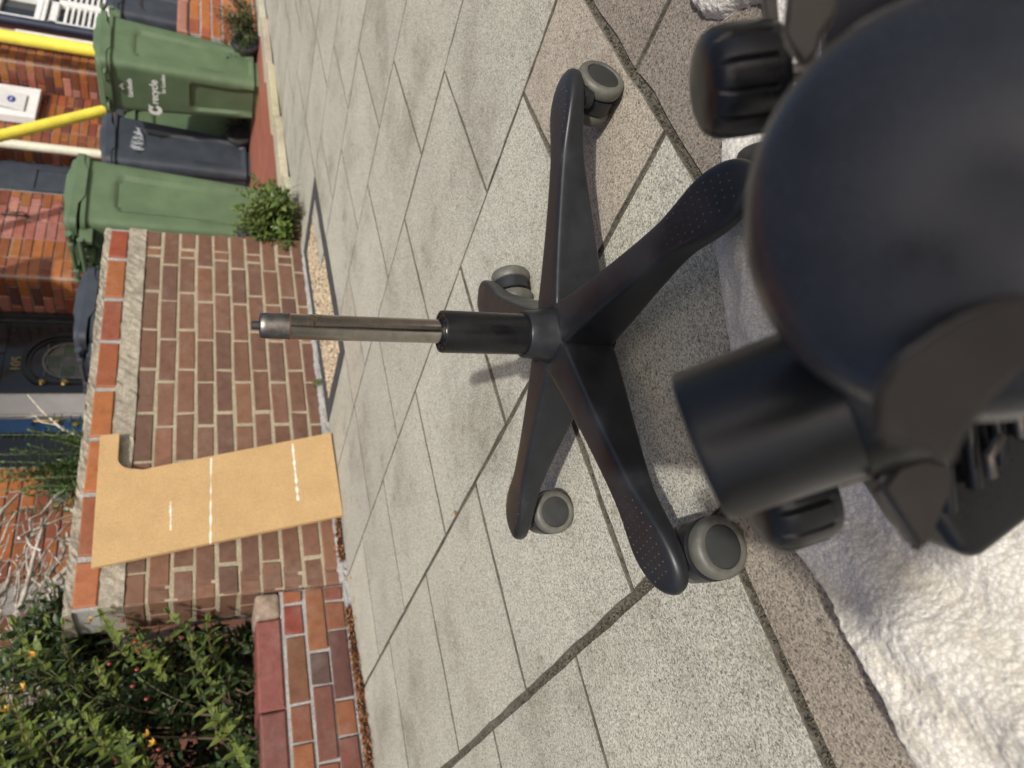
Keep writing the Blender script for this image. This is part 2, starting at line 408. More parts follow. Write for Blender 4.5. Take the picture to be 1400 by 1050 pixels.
for x0, x1 in ((.268, .80), (.80, 1.55), (1.55, 2.4), (2.4, 3.3), (3.3, 4.3)):
    slab(x0, x1, -.75, .377, DARKB, .003, .003, .0, .0065, .006)
# moss and grit in the wide joints
mb = B()
def crumbs(x0, y0, x1, y1, n, w, s):
    for _ in range(n):
        t = rnd.random(); x = x0 + (x1 - x0) * t + rnd.gauss(0, w); y = y0 + (y1 - y0) * t + rnd.gauss(0, w)
        z = gz(x) - .0045 + rnd.random() * .0025; r = s * rnd.uniform(.5, 1.3)
        a = rnd.random() * 6.28; p = [Vector((x + r * math.cos(a + k * 2.1), y + r * math.sin(a + k * 2.1), z + rnd.uniform(-.3, .3) * r)) for k in range(3)]
        mb.add(p + [Vector((x, y, z + r * .9))], [(0, 1, 3), (1, 2, 3), (2, 0, 3)])
crumbs(.268, .40, .268, 1.2, 900, .004, .0022); crumbs(.268, 1.2, .268, 2.3, 300, .004, .002)
crumbs(.40, .377, 1.6, .377, 1100, .004, .002); crumbs(-.15, .58, .268, .58, 500, .004, .0022)
crumbs(.684, .58, .684, .997, 120, .0022, .0016); crumbs(.684, .997, .684, 1.9, 100, .002, .0014); crumbs(.268, .785, .684, .785, 220, .002, .0016)
crumbs(.684, .586, 1.0, .586, 130, .002, .0014)
tag(mb.build('moss', M['moss'], pave), kind='stuff')

# planting pit filled with sandy grit, with an asphalt rim
pit = link('planting_pit', None); tag(pit, kind='structure')
x0, x1, y0, y1 = PIT
bb = B()
NX, NY = 60, 30
v = []; f = []
for i in range(NX + 1):
    for j in range(NY + 1):
        x, y = x0 + (x1 - x0) * i / NX, y0 + (y1 - y0) * j / NY
        v.append((x, y, gz(x) - .005 + .006 * noise.noise(Vector((x * 30, y * 30, 3))) + .004 * noise.noise(Vector((x * 90, y * 90, 3)))))
for i in range(NX):
    for j in range(NY): a = i * (NY + 1) + j; f.append((a, a + NY + 1, a + NY + 2, a + 1))
link('sand_fill', mesh('sand_fill', v, f, M['gravel_bed']), pit)
rim = B(); w = .062
for a, b in (((x0, y0, 0), (x1, y0 + w, .004)), ((x0, y1 - w * .7, 0), (x1, y1, .004)), ((x0, y0 + w, 0), (x0 + w, y1 - w * .7, .004)), ((x1 - w, y0 + w, 0), (x1, y1 - w * .7, .004))):
    n = 26; L = max(b[0] - a[0], b[1] - a[1]); hor = b[0] - a[0] > b[1] - a[1]
    rings = []
    for i in range(n + 1):
        t = i / n; wig = .006 * noise.noise(Vector((a[0] * 9 + t * 14, a[1] * 7, 5)))
        if hor: x = a[0] + (b[0] - a[0]) * t; rings.append([(x, a[1] - .001, gz(x) - .03), (x, a[1], gz(x) + .003), (x, b[1] + wig, gz(x) + .004), (x, b[1] + wig + .002, gz(x) - .03)])
        else: y = a[1] + (b[1] - a[1]) * t; rings.append([(a[0], y, gz(a[0]) - .03), (a[0] + .001, y, gz(a[0]) + .003), (b[0] + wig, y, gz(b[0]) + .004), (b[0] + wig + .002, y, gz(b[0]) - .03)])
    rim.loft(rings)
rim.build('asphalt_rim', M['asphalt'], pit)
gr = B()
for _ in range(5200):
    x, y = rnd.uniform(x0 + .04, x1 - .04), rnd.uniform(y0 + .04, y1 - .03); r = rnd.uniform(.0022, .0055)
    z = gz(x) - .004; a = rnd.random() * 6
    p = [Vector((x + r * math.cos(a + k * 1.57) * rnd.uniform(.7, 1.2), y + r * math.sin(a + k * 1.57), z)) for k in range(4)] + [Vector((x + rnd.uniform(-.4, .4) * r, y, z + r * .9))]
    gr.add(p, [(0, 1, 4), (1, 2, 4), (2, 3, 4), (3, 0, 4)])
gm = leafmat('grit', (.26, .17, .10), (.46, .36, .24), (.62, .55, .44), 0, .9)
tag(gr.build('gravel', gm, pit), kind='stuff')

# ------------------------------------------------------------------ bricks
def brick_mesh(L, D, H, seed, ch=.004, jit=.0022):
    """front at y=0 (facing -y), centred on x and z, D deep; worn chamfered front arris"""
    r = random.Random(seed); j = lambda: r.uniform(-jit, jit)
    x, z = L / 2, H / 2
    c = [(-x, -z), (x, -z), (x, z), (-x, z)]; c = [(a + j(), b + j()) for a, b in c]
    v = [(a, D, b) for a, b in c] + [(a, ch + j() * .3, b) for a, b in c] + [(a * (1 - ch / x * 1.1), j() * .5, b * (1 - ch / z * 1.1)) for a, b in c]
    f = [(8, 9, 10, 11)]
    for k in (0, 4):
        for i in range(4): f.append((k + i, k + (i + 1) % 4, k + 4 + (i + 1) % 4, k + 4 + i))
    return mesh('brick', v, f)
BM = {}
def brick(parent, mat, x, z, L, H, loc_y, col, rz=0, D=.09, ch=.004, depth_jit=.0018, name='brick', org=None):
    """org is the wall line's origin; x runs along the wall turned by rz"""
    key = (round(L, 3), round(H, 3), mat.name, rnd.randrange(3), D)
    if key not in BM:
        me = brick_mesh(L, D, H, len(BM) + 5, ch); me.materials.append(mat); BM[key] = me
    dj = rnd.uniform(-depth_jit, depth_jit)
    ox, oy = org or (0, 0)
    c, s = math.cos(rz), math.sin(rz)
    X, Y = ox + c * x - s * (loc_y + dj), oy + s * x + c * (loc_y + dj)
    return link(name, BM[key], parent, (X, Y, z), (rnd.uniform(-.004, .004), rnd.uniform(-.004, .004), rz), col=col)
def vary(c, k=.18, hue=.06):
    f = 1 + rnd.uniform(-k, k); return tuple(max(.004, q * f * (1 + rnd.uniform(-hue, hue))) for q in c)
BROWNB, BROWN2, REDB, ORANGE, DEEPRED, PLUM = (.150, .077, .050), (.180, .090, .054), (.31, .085, .035), (.42, .145, .035), (.20, .05, .035), (.085, .055, .06)

# ---- the tall front garden wall
WY = 2.62
wall = thing('garden_wall', 'tall brown brick front garden wall topped with orange brick coping', 'garden wall', (0, 0, 0))
WX0, WX1 = 1.094, 2.985
bk = B().box((WX0 + .002, WY + .0035, -.1), (WX1 - .004, WY + .212, .742))
bk.build('mortar', M['mortar'], wall)
courses = [.7095 - .0745 * k for k in range(10)]
for k, z in enumerate(courses):
    taper = .0035 * k                                       # the end leans a touch
    if k % 2 == 0: xs_ = [WX1 + taper - .003, 2.868, 2.81, 2.577, 2.346, 2.12, 1.892, 1.664, 1.436, 1.21, WX0]
    else: xs_ = [WX1 + taper - .003, 2.755, 2.522, 2.291, 2.055, 1.827, 1.60, 1.37, 1.15, WX0]
    for a, b in zip(xs_[1:], xs_[:-1]):
        a += rnd.uniform(-.003, .003); L = b - a - .011
        if L < .02: continue
        base = rnd.choice([BROWNB, BROWNB, BROWN2, BROWNB, (.130, .070, .048)])
        if rnd.random() < .06: base = (.17, .088, .055)
        brick(wall, M['brick'], (a + b) / 2, z + rnd.uniform(-.0012, .0012), L, .0645, WY, vary(base, .13, .025))
# return face of the right end
for k, z in enumerate(courses):
    brick(wall, M['brick'], .055 if k % 2 else .11, z, .10 if k % 2 else .205, .0635, 0, vary(BROWNB), R(90), org=(WX1 - .006 + .0035 * k, WY))
    if k % 2: brick(wall, M['brick'], .162, z, .098, .0635, 0, vary(BROWNB), R(90), org=(WX1 - .006 + .0035 * k, WY))
for k, z in enumerate(courses):
    for xx, LL in (((-.052, .10), (-.16, .10)) if k % 2 else ((-.105, .205),)): brick(wall, M['brick'], xx, z, LL, .0635, -.001, vary(BROWNB), R(-90), org=(WX0, WY))
# cement band, brick-on-edge coping, rough cement cap
def rough_bar(name, x0, x1, y0, y1, z0, z1, mat, parent, amp=.004, n=90, sl=0):
    rings = []
    for i in range(n + 1):
        x = x0 + (x1 - x0) * i / n; q = lambda s: amp * (noise.noise(Vector((x * 40, s * 3.1, z0 * 9))) + .9 * noise.noise(Vector((x * 170, s * 17.3, z0 * 9))))
        ring = [(x, y1, z0), (x, y0 + q(1), z0 + q(2) * .5), (x, y0 + q(6), z0 * .66 + z1 * .34), (x, y0 + q(7), z0 * .33 + z1 * .67), (x, y0 + q(3), z1 + q(4) * .7 - sl), (x, (y0 + y1) / 2, z1 + q(5)), (x, y1, z1 + q(8))]
        rings.append(ring)
    b_ = B().loft(rings); o = b_.build(name, mat, parent); fixn(o); return o
rough_bar('cement_band', WX0, WX1 - .002, WY - .006, WY + .21, .7425, .8165, M['render'], wall, .005)
rough_bar('cement_cap', WX0 - .01, WX1 - .004, WY + .006, WY + .20, .892, .926, M['render'], wall, .006, 120, .006)
bk = B().box((WX0, WY + .006, .815), (WX1 - .006, WY + .205, .893)); bk.build('coping_mortar', M['mortar_grey'], wall)
cop = [2.975, 2.772, 2.515, 2.268, 2.015, 1.774, 1.531, 1.278, WX0]
ccol = [(.25, .062, .030), (.29, .105, .04), (.235, .075, .04), (.26, .082, .036), (.32, .115, .04), (.34, .12, .042), (.25, .09, .042), (.33, .12, .055)]
for i, (b, a) in enumerate(zip(cop[:-1], cop[1:])):
    o = brick(wall, M['glazed'], (a + b) / 2, .8555, b - a - .022, .074, WY - .004, ccol[i], D=.20, ch=.005, name='coping_brick')
# mortar fillet along the foot of the wall
rough_bar('foot_fillet', WX0, 3.05, WY - .032, WY + .01, -.01, .026, M['mortar_grey'], wall, .006, 120, .012)

# ---- the low wall to the left
low = thing('low_wall', 'low wall of red and plum bricks below the flowering bush', 'garden wall', (0, 0, 0))
LX0, LX1 = -.75, 1.088
B().box((LX0, WY + .007, -.1), (LX1, WY + .21, .243)).build('mortar', M['mortar_grey'], low)
rows = [(.198, [1.088, 1.037, .921, .688, .566, .34, .22, 0, -.22, -.45, -.75]), (.122, [1.088, .855, .736, .495, .27, .15, -.08, -.30, -.53, -.75]), (.052, [1.088, 1.03, .921, .68, .562, .33, .10, -.12, -.35, -.58, -.75]), (-.022, [1.088, .95, .72, .49, .26, .03, -.2, -.43, -.75])]
lc = {0: [(.27, .10, .045), (.24, .06, .04), (.20, .09, .05), (.21, .085, .045), (.27, .11, .05)], 1: [(.27, .115, .05), (.095, .056, .052), (.16, .065, .05), (.23, .092, .05)], 2: [(.19, .07, .045), (.23, .09, .05), (.14, .065, .05), (.26, .11, .055)], 3: [BROWN2]}
for ri, (z, xs_) in enumerate(rows):
    for i, (b, a) in enumerate(zip(xs_[:-1], xs_[1:])):
        brick(low, M['glazed'], (a + b) / 2, z, b - a - .010, .064, WY - .001, vary(tuple(q_ * .8 for q_ in lc[ri][i % len(lc[ri])]), .1), depth_jit=.003)
cx = [1.086, .988, .679, .37, .06, -.25, -.56]
for i, (b, a) in enumerate(zip(cx[:-1], cx[1:])):
    if i == 0:
        st = B(); bm = bmesh.new(); bmesh.ops.create_cube(bm, size=1)
        for q in bm.verts: q.co = Vector(((a + b) / 2 + q.co.x * .094, WY + .098 + q.co.y * .21, .285 + q.co.z * .084))
        bmesh.ops.bevel(bm, geom=bm.edges[:], offset=.016, segments=3, profile=.5, affect='EDGES')
        st.bm(bm); autosmooth(st.build('end_stone', plain('pitted_brown_stone', (.27, .20, .15), .9, 0, 30, .35, .7, 120, .004, space='WORLD'), low))
    else:
        brick(low, M['terracotta'], (a + b) / 2, .285, b - a - .007, .084, WY - .006, vary((.18, .064, .05) if i == 1 else (.15, .055, .045), .06), D=.215, ch=.007, name='coping_tile')
rough_bar('foot_fillet', LX0, WX0, WY - .02, WY + .01, -.01, .014, M['mortar_grey'], low, .005, 90, .006)

# ------------------------------------------------------------------ the chair base
HUB = Vector((.543, .596, 0)); PH0 = R(2.9 - 38.0)
chair = thing('chair_base', 'black five-legged office chair base with bare gas lift standing upright on the pavement', 'chair base', HUB)
secs = [(.022, .027, .031, .1205, .046), (.050, .0225, .027, .1175, .0475), (.10, .0188, .0245, .1125, .0525), (.17, .0165, .0205, .1055, .061), (.222, .0165, .0185, .1005, .067),
        (.243, .0185, .0195, .0985, .0685), (.268, .0240, .0240, .0965, .0700), (.292, .0278, .0272, .0945, .0705), (.315, .0265, .0262, .0915, .0700), (.331, .0210, .0210, .0880, .0690), (.3405, .0125, .0125, .0840, .0695), (.3445, .004, .004, .0795, .0730)]
rings = []
for s, wt, wb, zt, zb in secs:
    if s < .25: wt *= 1.12; wb *= 1.08
    else: wt *= 1.09; wb *= 1.09
    e = .0040 if s < .3 else .0062; e = min(e, wt * .45)
    h = zt - zb; sm = (wt + wb) / 2
    rings.append([(s, wb * .8, zb), (s, wb, zb + min(.003, h * .15)), (s, wb - (wb - wt) * .45, zb + h * .45), (s, wt + .0008, zt - e * 1.5), (s, wt - e * .15, zt - e * .45), (s, wt - e, zt - e * .05), (s, wt * .45, zt + .0004), (s, -wt * .45, zt + .0004),
                  (s, -wt + e, zt - e * .05), (s, -wt + e * .15, zt - e * .45), (s, -wt - .0008, zt - e * 1.5), (s, -(wb - (wb - wt) * .45), zb + h * .45), (s, -wb, zb + min(.003, h * .15)), (s, -wb * .8, zb)])
leg_me = B().loft(rings).mesh('leg', M['black'], True)
bm = bmesh.new(); bm.from_mesh(leg_me); bmesh.ops.recalc_face_normals(bm, faces=bm.faces[:]); bm.to_mesh(leg_me); bm.free()
# raised grip dots on the pads
dots = B()
for i in range(11):
    s = .236 + i * .0088
    hw = .0235 * math.sqrt(max(0, 1 - ((s - .283) / .056) ** 2)) if s > .23 else 0
    nrow = max(1, int(hw * 2 / .0078))
    for j in range(nrow):
        y = (j - (nrow - 1) / 2) * .0078 + (.002 if i % 2 else -.002)
        if abs(y) > hw: continue
        zt = None
        for (s0, a0, _, z0, _), (s1, a1, _, z1, _) in zip(secs[:-1], secs[1:]):
            if s0 <= s <= s1: zt = z0 + (z1 - z0) * (s - s0) / (s1 - s0)
        dots.lathe([(.00115, -.0008), (.00105, .0003), (.0005, .0007)], 8, Matrix.Translation((s, y, zt - .0002)))
dot_me = dots.mesh('grip_dots', plain('worn_dot_tips', (.05, .05, .052), .4, 0, 40, .3, 0), True)
# caster pieces: local x is the axle
def caster_meshes():
    hood = B(); n = 22; rings = []
    for xx, rr in ((-.0098, .026), (-.0088, .0305), (.0088, .0305), (.0098, .026)):
        ring = []
        for i in range(n + 1):
            a = R(-28) + R(236) * i / n
            ring.append((xx, rr * math.cos(a), .03 + rr * math.sin(a)))
        rings.append(ring)
    hood.loft(rings)
    hood.box((-.0085, -.010, .004), (.0085, .010, .04), .002)
    tread = B()
    prof = [(.0205, .000), (.026, .0002), (.0285, .0018), (.0298, .005), (.030, .009), (.0298, .0125), (.0288, .0155), (.0265, .0176), (.0235, .0183), (.0212, .0180), (.0206, .0166)]
    tread.lathe(prof, 40, None, False, False)
    disc = B(); disc.lathe([(.0206, .0005), (.0206, .0162), (.0200, .0169), (.0185, .0173), (.006, .0176)], 40)
    rot = Matrix.Rotation(R(90), 4, 'Y'); tread.xform(Matrix.Translation((.0102, 0, .03)) @ rot); disc.xform(Matrix.Translation((.0102, 0, .03)) @ rot)
    return hood.mesh('caster', M['black']), tread.mesh('wheel_tread', M['tread'], True), disc.mesh('wheel_disc', M['disc'])
cm, tm, dm = caster_meshes()
def sm(me, ang=30):
    me.polygons.foreach_set('use_smooth', [True] * len(me.polygons))
    bm = bmesh.new(); bm.from_mesh(me); bmesh.ops.recalc_face_normals(bm, faces=bm.faces[:])
    for e in bm.edges:
        if len(e.link_faces) == 2 and e.calc_face_angle(0) > R(ang): e.smooth = False
    bm.to_mesh(me); bm.free()
for me in (cm, tm, dm): sm(me)
OFFS = {0: (.024, .006, 0), 1: (.010, -.010, 0), 2: (.006, -.0094, 0), 3: (.0055, -.005, 0), 4: (.016, -.008, 0)}
axle = {0: (-.15, -.99), 1: (.79, -.62), 2: (-.33, -.945), 3: (-.46, -.89), 4: (.95, -.3)}
for i in range(5):
    a = PH0 - i * 2 * math.pi / 5
    lg = link('leg', leg_me, chair, (0, 0, 0), (0, 0, a)); subsurf(lg, 2)
    tag(link('grip_dots', dot_me, lg), kind='stuff')
    st = .312
    d = axle[i]; ang = math.atan2(d[1], d[0])
    cs = link('caster', cm, chair, (st * math.cos(a), st * math.sin(a), 0), (0, 0, ang))
    off = Vector(OFFS[i]); cs.location = Vector((st * math.cos(a), st * math.sin(a), 0)) + off; cs.scale = (1.07, 1.07, 1.07)
    lo = Matrix.Rotation(-ang, 3, 'Z') @ (-off) / 1.07                 # where the stem meets the leg, seen from the caster
    sb = B().lathe([(.0125, .046), (.0125, .0610), (.0105, .0620), (.0105, .0672)], 20, Matrix.Translation((lo.x, lo.y, 0)))
    sb.lathe([(.0136, .0525), (.0136, .0560)], 20, Matrix.Translation((lo.x, lo.y, 0)))
    sb.loft([[(-.009 * k_ + lo.x * q_, lo.y * q_ + (.006 if k_ > 0 else -.006) * 0, z_) for k_, z_ in ((1, .040), (-1, .040), (-1, .0575), (1, .0575))] for q_ in (0, 1)])
    so = sb.build('caster_stem', M['black'], cs); fixn(so); autosmooth(so, 40)
    for sgn in (0, math.pi):
        t = link('wheel_tread', tm, cs, (0, 0, 0), (0, 0, sgn)); link('wheel_disc', dm, cs, (0, 0, 0), (0, 0, sgn))
hb = B().lathe([(.024, .150), (.0282, .1502), (.0290, .1490), (.0300, .138), (.0325, .122), (.0355, .112), (.040, .100), (.040, .060), (.036, .048), (.030, .0435), (.020, .043)], 48)
autosmooth(hb.build('hub', M['black'], chair), 40)
autosmooth(B().lathe([(.010, .030), (.0225, .030), (.0235, .032), (.0235, .046)], 32).build('cylinder_foot', M['black_clean'], chair), 40)
cy = B().lathe([(.022, .148), (.0250, .148), (.0250, .2535), (.0243, .2555), (.0215, .2560), (.0208, .2545), (.0170, .2545), (.0165, .2562), (.0148, .2562), (.0146, .250)], 56)
autosmooth(cy.build('outer_tube', M['black_clean'], chair), 40)
bh = B()
for k in range(12):
    a = k * math.pi / 6; bh.lathe([(.0016, .2546), (.0016, .2552), (.0006, .2553)], 8, Matrix.Translation((.0189 * math.cos(a), .0189 * math.sin(a), 0)))
bh.build('bush_holes', M['rubber'], chair)
autosmooth(B().lathe([(.0140, .245), (.0140, .4255)], 56).build('lift_rod', M['chrome'], chair), 40)
autosmooth(B().lathe([(.0140, .4262), (.0137, .450), (.0134, .4535), (.0122, .4553), (.009, .4556), (.0088, .4545), (.006, .4545)], 56).build('rod_taper', M['chrome_end'], chair), 40)
B().lathe([(.01412, .4250), (.01418, .4257), (.01412, .4264)], 56).build('rust_ring', M['rust'], chair)
gs = B()
for k in range(26):
    a = R(-125) + R(70) * k / 25 + rnd.gauss(0, .05); z = .400 + rnd.gauss(0, .0025) + .004 * math.sin(k * .7); r = rnd.uniform(.0006, .0019)
    gs.lathe([(r, -.0001), (r * .7, .0003), (r * .2, .0004)], 7, Matrix.Translation((.01395 * math.cos(a), .01395 * math.sin(a), z)) @ Matrix.Rotation(a, 4, 'Z') @ Matrix.Rotation(R(90), 4, 'Y'))
gs.build('grease_smear', M['grease'], chair)
autosmooth(B().lathe([(.0045, .452), (.0045, .4625), (.0038, .4635), (.001, .4637)], 20).build('release_pin', M['rubber'], chair), 40)

# ------------------------------------------------------------------ MDF board leaning on the wall
board = thing('mdf_board', 'tan fibreboard offcut with a notched corner leaning against the brick wall', 'board', (1.5, 2.52, 0))
out = [(1.765, .852), (1.768, .787)]
for i in range(9):
    a = R(90) * i / 8; out.append((1.648 - .060 * math.sin(a) + .0, .727 + .060 * math.cos(a) - .0) if False else (1.660 - .055 * math.sin(a), .728 + .058 * math.cos(a)))
out += [(1.598, .70), (1.606, .66), (1.708, .008), (1.325, .0), (1.226, .842)]
# lean: the foot stands 9 cm out, the head touches the coping
def lean(x, z, off):
    t = z / .85; y = WY - .086 + t * .066 - off; return (x - 1.5, y - 2.52, z + off * .06)
TH = .018
bm = bmesh.new()
fr = [bm.verts.new(lean(x, z, TH)) for x, z in out]; ba = [bm.verts.new(lean(x, z, 0)) for x, z in out]
n = len(out); bm.faces.new(fr); bm.faces.new(list(reversed(ba)))
for i in range(n): bm.faces.new((fr[i], ba[i], ba[(i + 1) % n], fr[(i + 1) % n]))
bmesh.ops.recalc_face_normals(bm, faces=bm.faces[:])
bmesh.ops.bevel(bm, geom=[e for e in bm.edges if abs(e.verts[0].co.y - e.verts[1].co.y) < .012 or True], offset=.0012, segments=1, affect='EDGES')
me = bpy.data.meshes.new('board_sheet'); bm.to_mesh(me); bm.free(); me.materials.append(M['mdf'])
link('board_sheet', me, board)
wm = plain('white_glue', (.72, .68, .58), .6, 0, 80, .15, .2)
for (xa, za, xb, zb, w) in ((1.625, .466, 1.265, .470, .0035), (1.664, .163, 1.405, .160, .0045), (1.452, .604, 1.335, .601, .003)):
    s_ = B(); n = 40; pts = []
    rings = []
    for i in range(n + 1):
        t = i / n; x = xa + (xb - xa) * t; z = za + (zb - za) * t + .0015 * noise.noise(Vector((t * 9, za * 7, 1)))
        ww = w * max(.08, .75 + 1.1 * noise.noise(Vector((t * 13, za * 31, 2))))
        rings.append([lean(x, z - ww, TH + .0001), lean(x, z - ww * .5, TH + .0006), lean(x, z + ww * .5, TH + .0006), lean(x, z + ww, TH + .0001)])
    s_.loft(rings, closed=False, cap0=False, cap1=False); s_.build('glue_streak', wm, board)

# ------------------------------------------------------------------ white fleece
edge = [(.86, .16), (.80, .205), (.752, .256), (.700, .252), (.640, .205), (.600, .225), (.585, .305), (.545, .352), (.495, .400), (.455, .420), (.420, .437), (.350, .468), (.285, .484), (.216, .485), (.150, .471), (.092, .465), (.050, .462), (0, .474), (-.06, .495), (-.16, .50), (-.30, .53)]
cum = [0]
for a, b in zip(edge[:-1], edge[1:]): cum.append(cum[-1] + math.dist(a, b))
def along(t):
    s = t * cum[-1]
    for i in range(len(cum) - 1):
        if s <= cum[i + 1] + 1e-9:
            u = (s - cum[i]) / (cum[i + 1] - cum[i])
            p0, p1, p2, p3 = edge[max(i - 1, 0)], edge[i], edge[i + 1], edge[min(i + 2, len(edge) - 1)]
            return tuple(.5 * ((2 * p1[k]) + (-p0[k] + p2[k]) * u + (2 * p0[k] - 5 * p1[k] + 4 * p2[k] - p3[k]) * u * u + (-p0[k] + 3 * p1[k] - 3 * p2[k] + p3[k]) * u ** 3) for k in (0, 1))
    return edge[-1]
NS, NT = 640, 230
folds = [((.25, .485), (.03, .42), .024, .020), ((.20, .435), (.0, .335), .030, .024), ((.33, .43), (.12, .33), .025, .016), ((.10, .475), (-.12, .40), .024, .018), ((.50, .33), (.37, .39), .02, .014), ((.06, .40), (-.15, .30), .03, .018)]
v = []; f = []; soil = []
for i in range(NS + 1):
    t = i / NS; ex, ey = along(t)
    wv = .0035 * noise.noise(Vector((t * 60, 0, 7))) + .002 * noise.noise(Vector((t * 190, 3, 7)))
    tx, ty = .86 - 1.18 * t, -.16
    for j in range(NT + 1):
        u = (j / NT) ** 1.5
        x, y = ex + (tx - ex) * u, ey + wv * (1 - u) + (ty - ey) * u
        d = u * math.dist((ex, ey), (tx, ty))
        z = .019 * (1 - math.exp(-d / .007))
        so = 0
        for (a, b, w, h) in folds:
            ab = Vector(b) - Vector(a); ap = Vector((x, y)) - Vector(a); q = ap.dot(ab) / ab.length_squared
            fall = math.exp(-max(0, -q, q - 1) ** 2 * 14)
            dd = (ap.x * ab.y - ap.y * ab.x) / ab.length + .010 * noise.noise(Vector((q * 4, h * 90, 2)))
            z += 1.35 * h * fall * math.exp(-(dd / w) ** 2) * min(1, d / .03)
            so = max(so, .55 * fall * math.exp(-((dd - w * 1.25) / (w * .4)) ** 2) * (1 if w > .024 else .25))  # yellow-brown tint amount along one flank of each fold
        cl = noise.voronoi(Vector((x * 95, y * 95, z * 60)))[0]
        z += .0014 * min(1, d / .006) * (1 - min(1, cl[0] / .62) ** 2) + .005 * noise.noise(Vector((x * 9, y * 9, 4)))
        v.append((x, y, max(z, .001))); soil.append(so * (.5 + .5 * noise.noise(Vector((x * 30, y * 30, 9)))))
for i in range(NS):
    for j in range(NT): a = i * (NT + 1) + j; f.append((a, a + 1, a + NT + 2, a + NT + 1))
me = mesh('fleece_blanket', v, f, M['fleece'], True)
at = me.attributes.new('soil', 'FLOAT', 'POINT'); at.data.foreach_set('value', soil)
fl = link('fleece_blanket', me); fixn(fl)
tag(fl, 'white curly fleece blanket crumpled on the pavement under the upturned seat', 'blanket')

# ------------------------------------------------------------------ the upturned seat close to the camera
SEAT = Vector((.20, .13, 0))
seat = thing('upturned_chair_seat', 'upside-down black office chair seat with round knobs lying on white fleece', 'chair seat', SEAT)
def basis(o, z, xh):
    z = Vector(z).normalized(); x = (Vector(xh) - z * Vector(xh).dot(z)).normalized(); y = z.cross(x)
    mt = Matrix((x, y, z)).transposed().to_4x4(); mt.translation = Vector(o) - SEAT; return mt
# dark seat pan resting on the fleece
pan = B(); rings = []
for rr, z in ((.80, .018), (.97, .030), (1.0, .055), (.96, .085), (.85, .105), (.55, .118)):
    rings.append([(.25 * rr * math.copysign(abs(math.cos(a)) ** .6, math.cos(a)), .22 * rr * math.copysign(abs(math.sin(a)) ** .6, math.sin(a)), z) for a in [2 * math.pi * k / 48 for k in range(48)]])
pan.loft(rings); pan.xform(Matrix.Translation(Vector((.315, .0, 0)) - SEAT) @ Matrix.Rotation(R(-38), 4, 'Z'))
autosmooth(pan.build('seat_pan', M['rubber'], seat), 50)
# mechanism housing between pan and cover
autosmooth(B().box((-.07, -.055, .10), (.07, .055, .255), .015).xform(Matrix.Translation(Vector((.178, .05, 0)) - SEAT) @ Matrix.Rotation(R(-38), 4, 'Z')).build('mechanism_box', M['black_clean'], seat), 50)
# big smooth cover: a rounded disc whose flat face looks up towards the sky
rings = []
ex = 2.08
for k, (rr, h) in enumerate(((.62, -.050), (.86, -.049), (.93, -.043), (.955, -.034), (.945, -.027), (.985, -.024), (1.0, -.016), (.985, -.006), (.93, .002), (.84, .007), (.66, .012), (.35, .0165), (.08, .018))):
    rings.append([(.064 * rr * math.copysign(abs(math.cos(a)) ** (2 / ex), math.cos(a)), .063 * rr * math.copysign(abs(math.sin(a)) ** (2 / ex), math.sin(a)), h) for a in [2 * math.pi * q / 72 for q in range(72)]])
cv = B().loft(rings); cv.xform(basis((.123, .072, .3175), (-.42, -.50, .76), right))
autosmooth(cv.build('mechanism_cover', M['black_cover'], seat), 60)
# the large tension knob
KAX = (.085, .75, .73)
kn = B().lathe([(.022, -.060), (.0325, -.058), (.0335, -.052), (.0335, .000), (.0338, .0035), (.0330, .0058), (.0300, .0066), (.02, .0068)], 64)
kn.xform(basis((.1345, .212, .311), KAX, right))
autosmooth(kn.build('tension_knob', M['black_soft'], seat), 50)
kc = B().lathe([(.030, -.030), (.0355, -.026), (.0355, 0), (.0345, .003), (.02, .0035)], 48); kc.xform(basis((.1345 - .085 * .052, .212 - .75 * .052, .311 - .73 * .052), KAX, right))
autosmooth(kc.build('knob_collar', M['black_clean'], seat), 50)
# two ribbed hand knobs
def ribbed(name, o, axis):
    rings = []; n = 192
    prof = [(.010, -.0185), (.0262, -.0185), (.0268, -.0165), (.0268, -.0125), (.0276, -.0118), (.0280, -.004), (.0278, .006), (.0268, .0120), (.0240, .0165), (.0190, .0190), (.010, .0197)]
    for r, z in prof:
        ring = []
        for k in range(n):
            a = 2 * math.pi * k / n; ph = (k % 16)
            g_ = .0020 if ph == 0 and -.012 < z < .014 else (.0012 if ph in (1, 15) and -.012 < z < .014 else 0)
            ring.append(((r - g_) * math.cos(a), (r - g_) * math.sin(a), z))
        rings.append(ring)
    b_ = B().loft(rings); b_.xform(basis(o, axis, right)); o_ = autosmooth(b_.build(name, M['black_soft'], seat), 40)
    s_ = B().lathe([(.0045, -.07), (.0045, -.018)], 16); s_.xform(basis(o, axis, right)); s_.build('knob_stem', M['chrome_end'], o_)
    return o_
ribbed('hand_knob', (.3035, .135, .262), (.13, .40, .91))
ribbed('hand_knob', (.140, .283, .212), (-.04, .42, .88))
